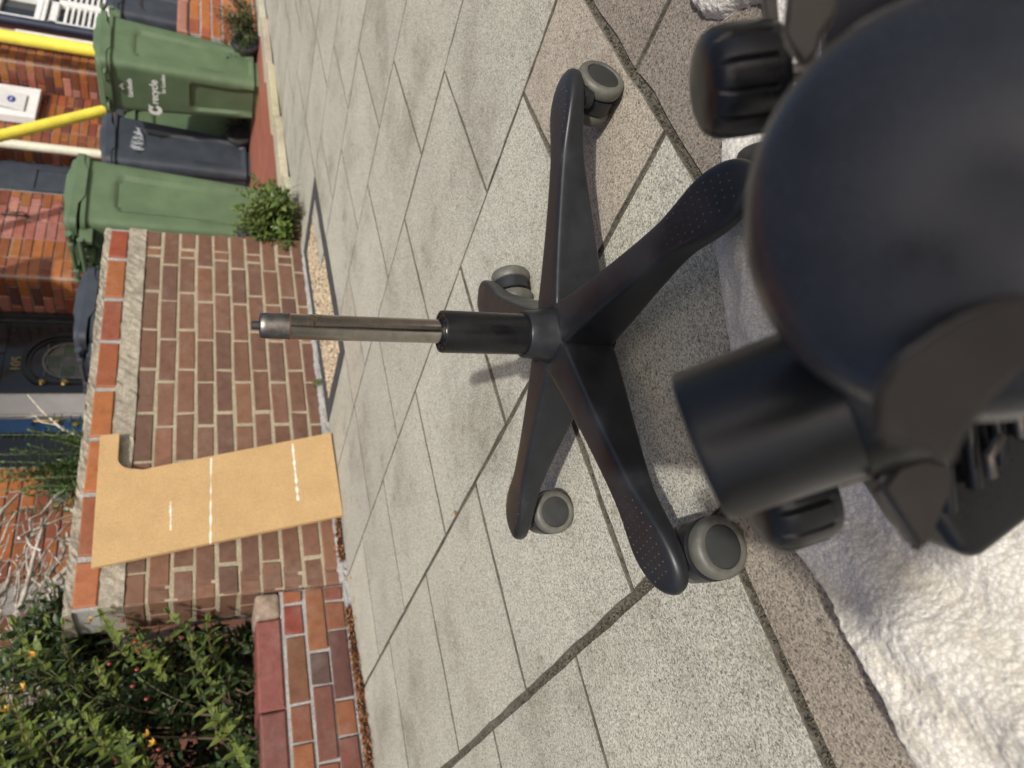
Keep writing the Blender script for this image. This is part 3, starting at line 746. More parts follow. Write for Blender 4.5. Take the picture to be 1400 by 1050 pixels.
# arm brackets of grey plastic
def plate(name, pts, thick, nrm, mat, sub=True):
    nrm = Vector(nrm).normalized(); bm = bmesh.new()
    fr = [bm.verts.new(Vector(p) - SEAT + nrm * thick / 2) for p in pts]; ba = [bm.verts.new(Vector(p) - SEAT - nrm * thick / 2) for p in pts]
    n = len(pts); bm.faces.new(fr); bm.faces.new(list(reversed(ba)))
    for i in range(n): bm.faces.new((fr[i], ba[i], ba[(i + 1) % n], fr[(i + 1) % n]))
    bmesh.ops.recalc_face_normals(bm, faces=bm.faces[:])
    bmesh.ops.bevel(bm, geom=bm.edges[:], offset=thick * .3, segments=3, affect='EDGES')
    me = bpy.data.meshes.new(name); bm.to_mesh(me); bm.free(); me.materials.append(mat)
    return autosmooth(link(name, me, seat), 50)
def cp(r_, u_, d_):   # a point given as right / up / forward metres from the seat's middle
    return Vector((.13, .13, .27)) + right * r_ + up * u_ + fwd * d_
def cpoly(pts, d): return [cp(a_, b_, d) for a_, b_ in pts]
plate('arm_bracket', cpoly([(.0034, .0182), (-.005, .0389), (-.0147, .0532), (-.0231, .0587), (-.0338, .0598), (-.037, .0572), (-.0393, .0465), (-.0438, .039), (-.0363, .0364), (-.0266, .0296), (-.0144, .0164)], -.080), .006, -fwd + up * .3, M['bracket'])
plate('bracket_web', cpoly([(-.0625, .0086), (-.0475, -.0031), (-.0534, -.0219), (-.0635, -.0218), (-.0809, -.0145), (-.0887, -.0107), (-.0875, -.0073)], .022), .009, -fwd - up * .2, M['bracket'])
plate('arm_bracket', cpoly([(.108, .0503), (.0959, .0421), (.1019, .0366), (.1079, .0355), (.1156, .030), (.135, .0278), (.135, .047)], .006), .006, -fwd + up * .2, M['bracket'])
plate('flat_bar', cpoly([(.1864, .0292), (.1863, .0208), (.1471, .0173), (.1142, .0150), (.1215, .0181), (.1544, .0249)], .095), .004, -fwd, M['bracket'])
# the black tray of the tilt mechanism, filling the space under the brackets
tp = [(.02, -.030), (-.03, -.034), (-.075, -.052), (-.108, -.074), (-.112, -.086), (-.055, -.16), (.15, -.16), (.15, -.03)]
tr = B().loft([[cp(a_, b_, d_) - SEAT for a_, b_ in tp] for d_ in (.100, .165)]); tro = fixn(tr.build('mechanism_tray', M['black_soft'], seat)); bv_ = tro.modifiers.new('round', 'BEVEL'); bv_.width = .016; bv_.segments = 5; tro.data.polygons.foreach_set('use_smooth', [True] * len(tro.data.polygons))
for k in range(5):
    rb_ = B().tube([cp(-.085 + .012 * k, -.066 - .013 * k, .094) - SEAT, cp(-.058 + .014 * k, -.060 - .012 * k, .088) - SEAT, cp(-.030 + .014 * k, -.066 - .012 * k, .094) - SEAT], .0042, 10); autosmooth(rb_.build('spring_rib', M['black_soft'], seat), 60)
for k in range(4):
    cl_ = B().tube([cp(-.066 + .019 * k, -.078 - .014 * k, .080) - SEAT, cp(-.056 + .019 * k, -.074 - .014 * k, .076) - SEAT, cp(-.047 + .019 * k, -.082 - .014 * k, .080) - SEAT], .0028, 8); autosmooth(cl_.build('spring_coil', M['chrome_end'], seat), 60)
# ------------------------------------------------------------------ wheeled bins
def rrect(w, d, r, n=6):
    pts = []
    for cx_, cy_, a0 in ((w / 2 - r, d / 2 - r, 0), (-w / 2 + r, d / 2 - r, 90), (-w / 2 + r, -d / 2 + r, 180), (w / 2 - r, -d / 2 + r, 270)):
        for i in range(n + 1): a = R(a0 + 90 * i / n); pts.append((cx_ + r * math.cos(a), cy_ + r * math.sin(a)))
    return pts
def dense(w, d, r, per=15):
    """outline with evenly spaced points on the straights"""
    pts = rrect(w, d, r, 4); out_ = []
    for i, p in enumerate(pts):
        q = pts[(i + 1) % len(pts)]; out_.append(p); L = math.dist(p, q)
        if L > .1:
            for k in range(1, per): out_.append((p[0] + (q[0] - p[0]) * k / per, p[1] + (q[1] - p[1]) * k / per))
    return out_
BW, BD, BH = .44, .48, .985
def sm01(a, b, t): t = min(1, max(0, (t - a) / (b - a))); return t * t * (3 - 2 * t)
def rrbox(u, v_, hw, hh, r):   # signed distance to a rounded rectangle
    qx, qy = abs(u) - hw + r, abs(v_) - hh + r
    return math.hypot(max(qx, 0), max(qy, 0)) + min(max(qx, qy), 0) - r
rings = []; NZ = 56
for k in range(NZ + 1):
    t = k / NZ; z = .045 + (BH - .045) * t
    w, d = .345 + (BW - .345) * t, .40 + (BD - .40) * t
    ring = []
    for x, y in dense(w, d, .045):
        nx, ny = 0, 0; dep = 0
        if abs(y + d / 2) < 1e-6:                             # front: lower recess
            s_ = rrbox(x, z - .245, .115, .235, .05); dep = .020 * (1 - sm01(-.007, .002, s_)); ny = -1
        elif abs(abs(x) - w / 2) < 1e-6:                      # sides: long recess
            s_ = rrbox(y + .0, z - .45, .125, .385, .05); dep = .019 * (1 - sm01(-.007, .002, s_)); nx = math.copysign(1, x)
        ring.append((x - nx * dep, y - ny * dep, z))
    rings.append(ring)
body_b = B().loft(rings, True, True)
rim_b = B(); rings = []
for z, e in ((BH - .02, .002), (BH - .02, .016), (BH - .002, .018), (BH + .004, .012), (BH + .004, -.02)):
    rings.append([(x, y, z) for x, y in dense(BW + 2 * e, BD + 2 * e, .05, 6)])
rim_b.loft(rings, True, True)
for sx in (-1, 1):                                            # handle arms at the back
    rim_b.box((sx * .17 - .014, BD / 2, BH - .055), (sx * .17 + .014, BD / 2 + .095, BH + .01), .004)
rim_b.box((-.014, BD / 2, BH - .05), (.014, BD / 2 + .09, BH + .008), .004)
handle_b = B().tube([(-.20, BD / 2 + .098, BH + .0), (.20, BD / 2 + .098, BH + .0)], .015, 14)
lid_b = B(); rings = []
# skirt deepens at mid side, lid rises towards the hinge
LIDP = [(.018, -.010), (.024, -.008), (.024, .026), (.021, .030), (.006, .031), (.002, .036), (-.004, .052), (-.022, .060), (-.09, .064), (-.15, .066)]
for lv, (e, zz) in enumerate(LIDP):
    ring = []
    for x, y in dense(BW + 2 * e, BD + 2 * e, .055 if e > -.01 else .04, 15):
        q = y / (BD / 2); lift = .016 * (q * .5 + .5)
        sk = 0
        if lv < 2: sk = -.026 * sm01(.62, .40, abs(q + .1)) if abs(x) > BW / 2 - .01 else (-.016 if y < 0 and abs(x) < .16 else 0)
        hump = 0
        if 4 < lv < 8 and abs(x) > BW / 2 - .06: hump = .014 * sm01(.75, .55, abs(q - .1)) - .012 * sm01(.3, .1, abs(q - .55))
        ring.append((x, y, BH + .012 + zz + lift + sk + hump))
    rings.append(ring)
lid_b.loft(rings, True, True)
for sx in (-1, 1):
    lid_b.tube([(sx * .17, -BD / 2 - .012, BH + .012), (sx * .16, -BD / 2 - .045, BH + .016), (sx * .09, -BD / 2 - .045, BH + .016), (sx * .08, -BD / 2 - .012, BH + .012)], .010, 10)
    lid_b.box((sx * .12 - .03, BD / 2 + .015, BH + .035), (sx * .12 + .03, BD / 2 + .10, BH + .062), .008)
hinge_b = B().tube([(-.195, BD / 2 + .075, BH + .052), (.195, BD / 2 + .075, BH + .052)], .013, 14)
for sx in (-1, 1):
    hinge_b.lathe([(.017, -.014), (.019, -.01), (.019, .01), (.017, .014)], 18, Matrix.Translation((sx * .205, BD / 2 + .075, BH + .052)) @ Matrix.Rotation(R(90), 4, 'Y'))
tyre_b = B().lathe([(.062, -.022), (.090, -.022), (.098, -.016), (.100, 0), (.098, .016), (.090, .022), (.062, .022), (.060, .008)], 36)
rimw = B().lathe([(.061, -.016), (.061, .010), (.048, .014), (.026, .010), (.022, .020), (.006, .021)], 24)
for k in range(6):
    a = k * math.pi / 3; rimw.box((.020, -.006, .008), (.056, .006, .018)); 
    for q in rimw.v[-8:]: q.xyz = Matrix.Rotation(a, 3, 'Z') @ q
axle_b = B().tube([(-.205, .19, .1), (.205, .19, .1)], .011, 10)
foot_b = B().box((-.15, -.17, 0), (.15, .08, .05), .012)
BINME = {}
def bin_me(kind):
    if kind in BINME: return BINME[kind]
    mt = M['green_bin'] if kind == 'green' else M['black_bin']
    d = {}
    for nm, b_, mm, an in (('body', body_b, mt, 28), ('rim', rim_b, mt, 35), ('handle', handle_b, mt, 40), ('lid', lid_b, mt, 32), ('hinge', hinge_b, mt, 40), ('tyre', tyre_b, M['rubber'], 35), ('wheel_hub', rimw, M['rubber'], 30), ('axle', axle_b, M['rubber'], 40), ('foot', foot_b, mt, 40)):
        me = b_.mesh(nm, mm); sm(me, an); d[nm] = me
    BINME[kind] = d; return d
def text(body, size, mat, parent, loc, rot, ext=.0006, align='LEFT', name='lettering', bold=0):
    cu = bpy.data.curves.new(name, 'FONT'); cu.body = body; cu.size = size; cu.extrude = ext; cu.align_x = align; cu.offset = bold
    o = bpy.data.objects.new(name, cu); COL.objects.link(o)
    dg = bpy.context.evaluated_depsgraph_get(); me = bpy.data.meshes.new_from_object(o.evaluated_get(dg)); bpy.data.objects.remove(o)
    me.materials.clear(); me.materials.append(mat)
    return link(name, me, parent, loc, rot)
def fy(z): return -(.40 + (BD - .40) * (z - .045) / (BH - .045)) / 2 - .0012
FT = math.atan((BD - .40) / 2 / (BH - .045))     # lean of the front face
def emblem(parent, x, z, s):
    """small civic emblem: three petals above a word"""
    b_ = B()
    for dx, dz, r in ((-.5, 0, .28), (0, .25, .34), (.5, 0, .28)):
        b_.lathe([(r * s, 0), (r * s, .0012)], 14, Matrix.Translation((x + dx * s, fy(z + dz * s), z + dz * s)) @ Matrix.Rotation(R(90) + FT, 4, 'X'))
    b_.build('emblem', M['white_print'], parent)
def make_bin(kind, label, loc, rz, group='wheelie bins by the house', full=True):
    r = thing('wheelie_bin', label, 'bin', loc, rz, group); d = bin_me(kind)
    link('foot', d['foot'], r); link('body', d['body'], r); link('rim', d['rim'], r); link('handle', d['handle'], r)
    l = link('lid', d['lid'], r); link('hinge', d['hinge'], l); link('axle', d['axle'], r)
    for sx in (-1, 1):
        w = link('wheel', d['tyre'], r, (sx * .205, .19, .1), (0, sx * R(90), 0)); link('wheel_hub', d['wheel_hub'], w)
    return r
def bin_at(corner, rz, sx, sy, z):
    off = Matrix.Rotation(rz, 2) @ Vector((sx * BW / 2, sy * BD / 2)); return (corner[0] - off.x, corner[1] - off.y, z)
rA = R(-100); rB = R(80)
fz = lambda x, y: gz(x) + .035 + .028 * max(0, y - 2.75)
A = bin_at((5.10, 3.02), rA, 1, -1, .098)
binA = make_bin('green', 'green recycling bin with white lettering, closest to the far kerb edge', A, rA)
t = text('recycle', .074, M['white_print'], binA, (-.105, fy(.70), .685), (R(90) + FT, 0, 0), bold=.0012)
text('for London', .036, M['white_print'], binA, (.0, fy(.64), .635), (R(90) + FT, 0, 0), bold=.0006)
ar = B(); n = 24; rings = []
for i in range(n + 1):
    a = R(60) + R(285) * i / n; w_ = .011 + .004 * math.sin(i / n * 3.14)
    rings.append([((.032 - w_) * math.cos(a), (.032 - w_) * math.sin(a), 0), ((.032 + w_) * math.cos(a), (.032 + w_) * math.sin(a), 0), ((.032 + w_) * math.cos(a), (.032 + w_) * math.sin(a), .001), ((.032 - w_) * math.cos(a), (.032 - w_) * math.sin(a), .001)])
ar.loft(rings); ar.add([(.032 * .5 - .024, .030, 0), (.032 * .5 + .03, .045, 0), (.032 * .5 + .004, .008, 0), (.032 * .5 - .024, .030, .001), (.032 * .5 + .03, .045, .001), (.032 * .5 + .004, .008, .001)], [(0, 1, 2), (3, 4, 5), (0, 1, 4, 3), (1, 2, 5, 4), (2, 0, 3, 5)])
ar.xform(Matrix.Translation((-.160, fy(.70), .708)) @ Matrix.Rotation(R(90) + FT, 4, 'X')); fixn(ar.build('arrow_emblem', M['white_print'], binA))
text('Lambeth', .045, M['white_print'], binA, (-.065, fy(.855), .845), (R(90) + FT, 0, 0), bold=.0008); emblem(binA, .02, .905, .034)
K = bin_at((5.02, 3.76), rA, 1, -1, .118)
binK = make_bin('black', 'slate black bin with chalky scrawl between two green bins', K, rA)
text('Lambeth', .045, M['white_print'], binK, (-.03, fy(.70), .685), (R(90) + FT, 0, 0), bold=.0008); emblem(binK, .06, .745, .034)
sc = B()                                                # the chalky scrawl on its side
for q in range(3):
    pts = []
    for i in range(60):
        t = i / 59; pts.append((BW / 2 - .006 + .008 * 0, -.10 + .21 * t + .02 * math.sin(t * 26 + q), .835 + .035 * math.sin(t * 31 + q * 2) * (1 - .5 * t) - .012 * q))
    pts = [((.345 + (BW - .345) * (p[2] - .045) / (BH - .045)) / 2 + .0005, p[1], p[2]) for p in pts]
    sc.tube(pts, .0022, 5)
sc.build('scrawl', M['chalk'], binK)
ylw = B().tube([(.05, -BD / 2 - .026, BH + .0), (.09, -BD / 2 - .030, BH + .05), (.14, -BD / 2 - .026, BH + .045), (.15, -BD / 2 - .026, BH + .0), (.05, -BD / 2 - .026, BH + .0)], .008, 8)
ylw.build('yellow_tag', M['yellow'], binK)
G_ = bin_at((3.69, 3.22), rB, -1, 1, fz(3.7, 3.2))
binG = make_bin('green', 'green bin whose hinge side shows just past the brick wall end', G_, rB)
binG.scale = (1.07, 1.07, 1.07)
K2 = bin_at((2.93, 3.36), R(84), -1, 1, .06)
binK2 = make_bin('black', 'black bin seen only by its handle over the wall coping', K2, R(84))
S2 = bin_at((5.72, 3.97), R(-96), 1, -1, .03)
binS = make_bin('green', 'green bin mostly hidden behind the slate black bin', S2, R(-96))
K3 = bin_at((6.36, 3.32), R(-92), 1, -1, .12)
binK3 = make_bin('black', 'black bin standing behind the low orange brick wall', K3, R(-92))

# ------------------------------------------------------------------ forecourt
fc = link('path', None); tag(fc, kind='structure')
nx, ny = 12, 8; v = []; f = []
for i in range(nx + 1):
    for j in range(ny + 1):
        x, y = -2 + 14 * i / nx, 2.79 + 2.4 * j / ny; v.append((x, y, fz(x, y) - .022))
for i in range(nx):
    for j in range(ny): a = i * (ny + 1) + j; f.append((a, a + ny + 1, a + ny + 2, a + 1))
link('soil_bed', mesh('soil_bed', v, f, M['soil']), fc)
TS = .30
for i in range(8):
    for j in range(9):
        x, y = 3.06 + i * TS, 2.83 + j * .25
        z = fz(x + TS / 2, y + .12)
        q = B(); a = .003
        q.add([(x + a, y + a, z - .02), (x + TS - a, y + a, z - .02), (x + TS - a, y + .25 - a, z - .02), (x + a, y + .25 - a, z - .02), (x + a * 2, y + a * 2, fz(x, y)), (x + TS - a * 2, y + a * 2, fz(x + TS, y)), (x + TS - a * 2, y + .25 - a * 2, fz(x + TS, y + .25)), (x + a * 2, y + .25 - a * 2, fz(x, y + .25))],
              [(0, 1, 5, 4), (1, 2, 6, 5), (2, 3, 7, 6), (3, 0, 4, 7), (4, 5, 6, 7)])
        q.build('path_tile', M['tile_path'], fc, col=vary((.30, .105, .07), .1))
for i in range(12):
    x = 2.99 + i * .6; q = B().box((x + .002, 2.665, 0), (x + .598, 2.815, .045), .006)
    o = q.build('edging_stone', M['concrete'], fc, loc=(0, 0, gz(x + .3)), col=vary((.47, .42, .32), .06))

# ------------------------------------------------------------------ houses
FY = 5.19
def house(label, loc=(0, 0, 0)): return thing('terraced_house', label, 'house', loc)
HA = house('terraced house with the blue door behind the dry vine')
HB = house('terraced house with the black door and orange brick porch pier')
HC = house('terraced house with the slate door and white meter box')
HD = house('terraced house with the white shuttered bay window')
upper = brickmat('upper_brickwork', .7)
def wall_block(parent, a, b, mat, name='wall'): return B().box(a, b).build(name, mat, parent)
# upper storeys and wall cores
for h, xa, xb in ((HA, .2, 3.79), (HB, 3.80, 5.99), (HC, 6.0, 7.89), (HD, 7.9, 11.5)):
    o = wall_block(h, (xa, 4.74, 2.62), (xb, 8.5, 6.4), upper, 'upper_wall'); o.color = (.25, .09, .05, 1)
    wall_block(h, (xa, FY + .10, -.05), (xb, 8.4, 2.62), upper, 'wall_core').color = (.13, .05, .03, 1)
    B().add([(xa, 4.5, 6.4), (xb, 4.5, 6.4), (xb, 8.7, 6.4), (xa, 8.7, 6.4), (xa, 6.6, 8.2), (xb, 6.6, 8.2)], [(0, 1, 5, 4), (2, 3, 4, 5), (0, 4, 3), (1, 2, 5), (3, 2, 1, 0)]).build('roof', M['roof'], h)
B().box((2.5, 3.6, 2.64), (4.25, 4.738, 2.76), .01).build('shade_canopy', M['roof'], HB)  # unseen slab added above the view to shade the doors and white post
# bullnose bricks (plan outline: rounded corner at local -x,-y), long leg along +x or +y
def bull_mesh(lx, ly, H, seed):
    r = .052; pts = [(lx, 0), (lx, .06), (.06, .06), (.06, ly), (0, ly)]
    arc = [(r - r * math.cos(R(90) * i / 6), r - r * math.sin(R(90) * i / 6)) for i in range(7)]
    pts = [(lx, 0), (lx, .07), (.07, .07), (.07, ly), (0, ly)] + arc
    n = len(pts); v = [(x, y, -H / 2) for x, y in pts] + [(x, y, H / 2) for x, y in pts]
    f = [(i, (i + 1) % n, n + (i + 1) % n, n + i) for i in range(n)]
    f += [tuple(reversed(range(n))), tuple(range(n, 2 * n))]
    me = mesh('brick', v, f, M['glazed']); sm(me, 30); return me
BUL = [bull_mesh(.215, .10, .066, 1), bull_mesh(.10, .215, .066, 2)]
GLZ = [(.28, .095, .026), (.23, .075, .025), (.32, .12, .035), (.17, .052, .024), (.30, .11, .03)]
PINK = [(.34, .125, .095), (.30, .10, .07), (.38, .16, .12), (.27, .085, .06)]
DKR = [(.17, .045, .03), (.13, .04, .03), (.22, .06, .03), (.10, .035, .03), (.27, .08, .03)]
def corner(parent, x, y, z, k, mirror=False):
    o = link('brick', BUL[k % 2], parent, (x, y, z + rnd.uniform(-.001, .001)), (0, 0, 0), (-1 if mirror else 1, 1, 1), vary(rnd.choice(GLZ), .12)); return o
# pier of house B, x 4.75..5.81 in front plane 4.75, with return faces
def pier(parent, xa, xb, yf, yb, z0, z1, fill, left=True, rightc=True, zc=0):
    wall_block(parent, (xa + .012, yf + .012, -.05), (xb - .012, yb + .15, 2.63), M['mortar_grey'], 'pier_core')
    k = 0; z = z0
    while z < z1:
        xl = xa; xr = xb
        if left:
            corner(parent, xa, yf, z, k); xl = xa + (.215 if k % 2 == 0 else .10) + .010
            ly = (.10 if k % 2 == 0 else .215) + .010; y = yf + ly
            while y < yb - .02:
                L = min(.215, yb - y); brick(parent, M['glazed'], -(y - yf) - L / 2, z, L, .066, 0, vary(rnd.choice(DKR if rnd.random() < .6 else PINK), .12), R(-90), org=(xa, yf)); y += L + .010
        if rightc:
            corner(parent, xb, yf, z, k, True); xr = xb - (.215 if k % 2 == 0 else .10) - .010
        x = xl + (0 if k % 2 else 0)
        first = True
        while x < xr - .015:
            L = min(.215 if not (first and k % 2) else .1025, xr - x)
            first = False
            fl_ = GLZ if fill is PINK and x < xa + .40 else fill
            brick(parent, M['brick'] if fl_ is PINK else M['glazed'], x + L / 2, z, L, .066, yf + .001, vary(rnd.choice(fl_), .12)); x += L + .010
        z += .0755; k += 1
pier(HB, 4.75, 5.81, 4.75, FY, 1.25, 2.42, PINK)
pier(HC, 6.73, 7.58, 4.95, FY, .42, 2.42, DKR + GLZ[:2], True, False)
pier(HD, 7.58, 7.88, 4.65, 4.95, 1.28, 2.42, GLZ, True, False)
pier(HA, 2.12, 2.87, 4.50, 4.9, 1.0, 2.42, GLZ[:4], False, True)

def framed_door(parent, xa, xb, z0, z1, leafmat_, framemat, y):
    pass
# door of house B: black with an arched leaded light and brass number
db = link('front_door', B().box((3.99, FY, .42), (4.70, FY + .05, 2.50), .003).mesh('front_door', M['black_paint']), HB)
fr = B()
fr.box((3.925, FY - .05, .42), (3.99, FY + .06, 2.6), .004); fr.box((4.70, FY - .05, .42), (4.748, FY + .06, 2.6), .004)
fr.box((4.66, FY - .03, .42), (4.70, FY + .04, 2.6), .006); fr.box((3.925, FY - .045, 2.5), (4.748, FY + .06, 2.6), .004)
fr.build('door_frame', M['black_paint'], HB)
def arch(xc, w, zb, zs, y0, y1, th, n=20):
    """a raised moulding following a round-headed opening"""
    b_ = B(); path = [(xc - w / 2, zb)] + [(xc - w / 2 * math.cos(math.pi * i / n), zs + w / 2 * math.sin(math.pi * i / n)) for i in range(n + 1)] + [(xc + w / 2, zb)]
    rings = []
    for i, (x, z) in enumerate(path):
        d = Vector((x - xc, 0, z - zs)); d = Vector((math.copysign(1, x - xc), 0, 0)) if i in (0, len(path) - 1) else d.normalized()
        p = Vector((x, 0, z)); rings.append([(p + d * th) + Vector((0, y1, 0)), (p + d * th) + Vector((0, y0, 0)), (p - d * th) + Vector((0, y0, 0)), (p - d * th) + Vector((0, y1, 0))])
    b_.loft(rings); return b_
grey_mould = plain('grey_green_panel_paint', (.014, .016, .015), .35, 0, 14, .25, .05)
o = arch(4.27, .54, 1.05, 1.50, FY - .018, FY + .002, .018).build('arch_moulding', grey_mould, db); fixn(o)
o = arch(4.27, .46, 1.05, 1.50, FY - .012, FY + .002, .008).build('arch_moulding', grey_mould, db); fixn(o)
gl = B(); n = 24; pts = [(4.27 - .17, 1.02)] + [(4.27 - .17 * math.cos(math.pi * i / n), 1.46 + .15 * math.sin(math.pi * i / n)) for i in range(n + 1)] + [(4.27 + .17, 1.02)]
gl.add([(x, FY - .006, z) for x, z in pts] + [(x, FY + .004, z) for x, z in pts], [tuple(range(len(pts)))] + [(i, (i + 1) % len(pts), len(pts) + (i + 1) % len(pts), len(pts) + i) for i in range(len(pts))])
fixn(gl.build('arched_light', M['grey_glass'], db))
for (i, j) in ((0, 1), (1, 0), (1, 2), (2, 1), (3, 0), (3, 2), (4, 1)):
    B().box((4.10 + j * .113 + .005, FY - .0085, 1.09 + i * .105), (4.10 + (j + 1) * .113 - .005, FY - .005, 1.09 + (i + 1) * .105 - .008)).build('pane', M['green_glass'], db)
ld = B()
for k in range(4): ld.box((4.10 + k * .113 - .003, FY - .012, 1.02), (4.10 + k * .113 + .003, FY - .004, 1.60 if k in (1, 2) else 1.46))
for k in range(6): ld.box((4.10, FY - .0115, 1.09 + k * .105 - .003), (4.44, FY - .0045, 1.09 + k * .105 + .003))
ld.build('lead_grid', M['leaded'], db)
o = arch(4.27, .355, 1.02, 1.46, FY - .013, FY - .002, .007).build('lead_border', M['leaded'], db); fixn(o)
for xa, xb in ((4.04, 4.30), (4.36, 4.66)):
    B().box((xa, FY - .006, 1.92), (xb, FY + .002, 2.40), .004).build('upper_pane', M['dark_glass'], db)
    fr = B(); fr.box((xa - .02, FY - .012, 1.90), (xb + .02, FY + .001, 1.92)); fr.box((xa - .02, FY - .012, 1.92), (xa, FY + .001, 2.4)); fr.box((xb, FY - .012, 1.92), (xb + .02, FY + .001, 2.4)); fr.build('pane_bead', M['black_paint'], db)
text('105', .10, M['brass'], db, (4.235, FY - .004, 1.78), (R(90), 0, 0), .003, 'CENTER', 'door_number')
for z, r_ in ((1.62, .028), (1.47, .033)):
    k_ = B().lathe([(r_ * .7, 0), (r_ * .5, .02), (r_, .03), (r_, .045), (r_ * .6, .056)], 20, Matrix.Translation((4.025, FY, z)) @ Matrix.Rotation(R(90), 4, 'X')); autosmooth(k_.build('door_knob', M['brass'], db))
# white post between the two doors and the blue door
wp = B(); wp.box((3.715, FY - .06, .3), (3.88, FY + .08, 2.62), .005); wp.box((3.70, FY - .045, .3), (3.715, FY + .06, 2.62), .002); wp.box((3.88, FY - .03, .3), (3.924, FY + .06, 2.62), .003)
wp.build('door_post', M['white_paint'], HA)
bd = link('front_door', B().box((3.575, FY - .012, .42), (3.697, FY + .04, 2.6), .004).mesh('front_door', M['blue_paint']), HA)
B().box((3.575, FY - .020, .42), (3.600, FY - .010, 2.6), .004).build('door_moulding', M['blue_paint'], bd)
B().box((3.275, FY + .015, .42), (3.575, FY + .03, 2.6)).build('door_dark_panel', M['dark_glass'], bd)  # flat dark panel filling the opening beside the blue stile
hd = B().tube([(3.648, FY - .015, 1.64), (3.648, FY - .055, 1.62), (3.648, FY - .058, 1.55), (3.648, FY - .055, 1.47), (3.648, FY - .015, 1.45)], .011, 10); hd.build('door_handle', M['brass'], bd)
autosmooth(B().lathe([(.026, 0), (.026, .012), (.012, .016)], 20, Matrix.Translation((3.648, FY - .012, 1.36)) @ Matrix.Rotation(R(90), 4, 'X')).build('door_lock', M['brass'], bd))
# slate door of house C
B().box((5.82, FY - .02, .3), (6.72, FY + .06, 2.62)).build('door_surround', M['slate_paint'], HC)
dc = link('front_door', B().box((6.22, FY - .05, .35), (6.66, FY - .018, 2.6), .004).mesh('front_door', M['slate_paint']), HC)
fr = B()
for xa, xb, za, zb in ((6.27, 6.61, 1.92, 1.95), (6.27, 6.61, 1.22, 1.25), (6.27, 6.30, 1.25, 1.92), (6.58, 6.61, 1.25, 1.92)): fr.box((xa, FY - .062, za), (xb, FY - .05, zb), .003)
fr.build('door_moulding', M['slate_paint'], dc)
for za in (1.34, 1.50):
    B().box((6.37, FY - .058, za), (6.52, FY - .051, za + .12)).build('pane', M['dark_glass'], dc)
# cream drain pipe
cp_ = thing('drainpipe', 'cream drainpipe standing in front of the slate door', 'drainpipe', (6.56, 4.86, 0))
autosmooth(B().tube([(0, 0, .08), (0, 0, 1.3), (0, 0, 2.6)], .042, 18).build('pipe', M['cream_paint'], cp_))
B().tube([(0, 0, 2.25), (0, 0, 2.29)], .05, 18).build('pipe_collar', M['cream_paint'], cp_)
# meter box on the porch wall
mbx = thing('meter_box', 'white meter box with a raised flap and blue oval badge', 'meter box', (7.23, 4.945, 1.95))
B().box((-.22, -.085, 0), (.27, 0, .62), .008).build('case', M['meter_white'], mbx)
fl_ = B().box((-.13, -.012, 0), (.13, 0, .26), .003); fl_.xform(Matrix.Translation((-.02, -.090, .10)) @ Matrix.Rotation(R(10), 4, 'X')); fl_.build('flap', M['meter_white'], mbx)
bg_ = B().lathe([(.045, 0), (.045, .002)], 24, Matrix.Translation((-.02, -.122, .21)) @ Matrix.Rotation(R(100), 4, 'X') @ Matrix.Diagonal((1.15, .75, 1, 1))); bg_.build('badge', M['badge_blue'], mbx)
bs_ = B()
for k in range(4): bs_.box((-.044 + k * .013, -.1255, .206), (-.037 + k * .013, -.1242, .219))
bs_.build('badge_print', M['white_print'], mbx)
# scaffold poles in yellow sleeves, pipes
yp = thing('scaffold_pole', 'yellow sleeved pole slanting down across the porch', 'pole', (5.9, 3.95, 0))
pt = [Vector((5.36, 3.93, 1.90)), Vector((5.86, 3.9, 1.19)), Vector((6.12, 3.88, .82))]; dirn = (pt[0] - pt[2]).normalized()
autosmooth(B().tube([pt[2] - Vector((5.9, 3.95, 0)), pt[0] + dirn * 1.6 - Vector((5.9, 3.95, 0))], .043, 18).build('foam_sleeve', M['yellow'], yp))
B().tube([Vector((6.75, 3.83, .06)) - Vector((5.9, 3.95, 0)), pt[2] + dirn * .05 - Vector((5.9, 3.95, 0))], .024, 12).build('steel_tube', M['galv'], yp)
y2 = thing('scaffold_pole', 'upright yellow sleeved pole behind the lettered green bin', 'pole', (7.50, 4.36, 0))
autosmooth(B().tube([(0, 0, .9), (0, 0, 3.4)], .058, 18).build('foam_sleeve', M['yellow'], y2)); B().tube([(0, 0, .05), (0, 0, .92)], .024, 12).build('steel_tube', M['galv'], y2)
wpipe = thing('drainpipe', 'white square drainpipe beside the upright yellow pole', 'drainpipe', (7.80, 4.50, 0))
B().box((-.04, -.04, .1), (.04, .04, 2.15), .006).build('pipe', M['white_pipe'], wpipe); B().box((-.035, -.03, 2.15), (.035, .04, 2.9), .006).build('pipe_upper', M['mortar_grey'], wpipe)
npipe = thing('drainpipe', 'dark navy round drainpipe next to the shuttered window', 'drainpipe', (8.0, 4.47, 0))
autosmooth(B().tube([(0, 0, .1), (0, 0, 3)], .048, 16).build('pipe', M['navy_pipe'], npipe))
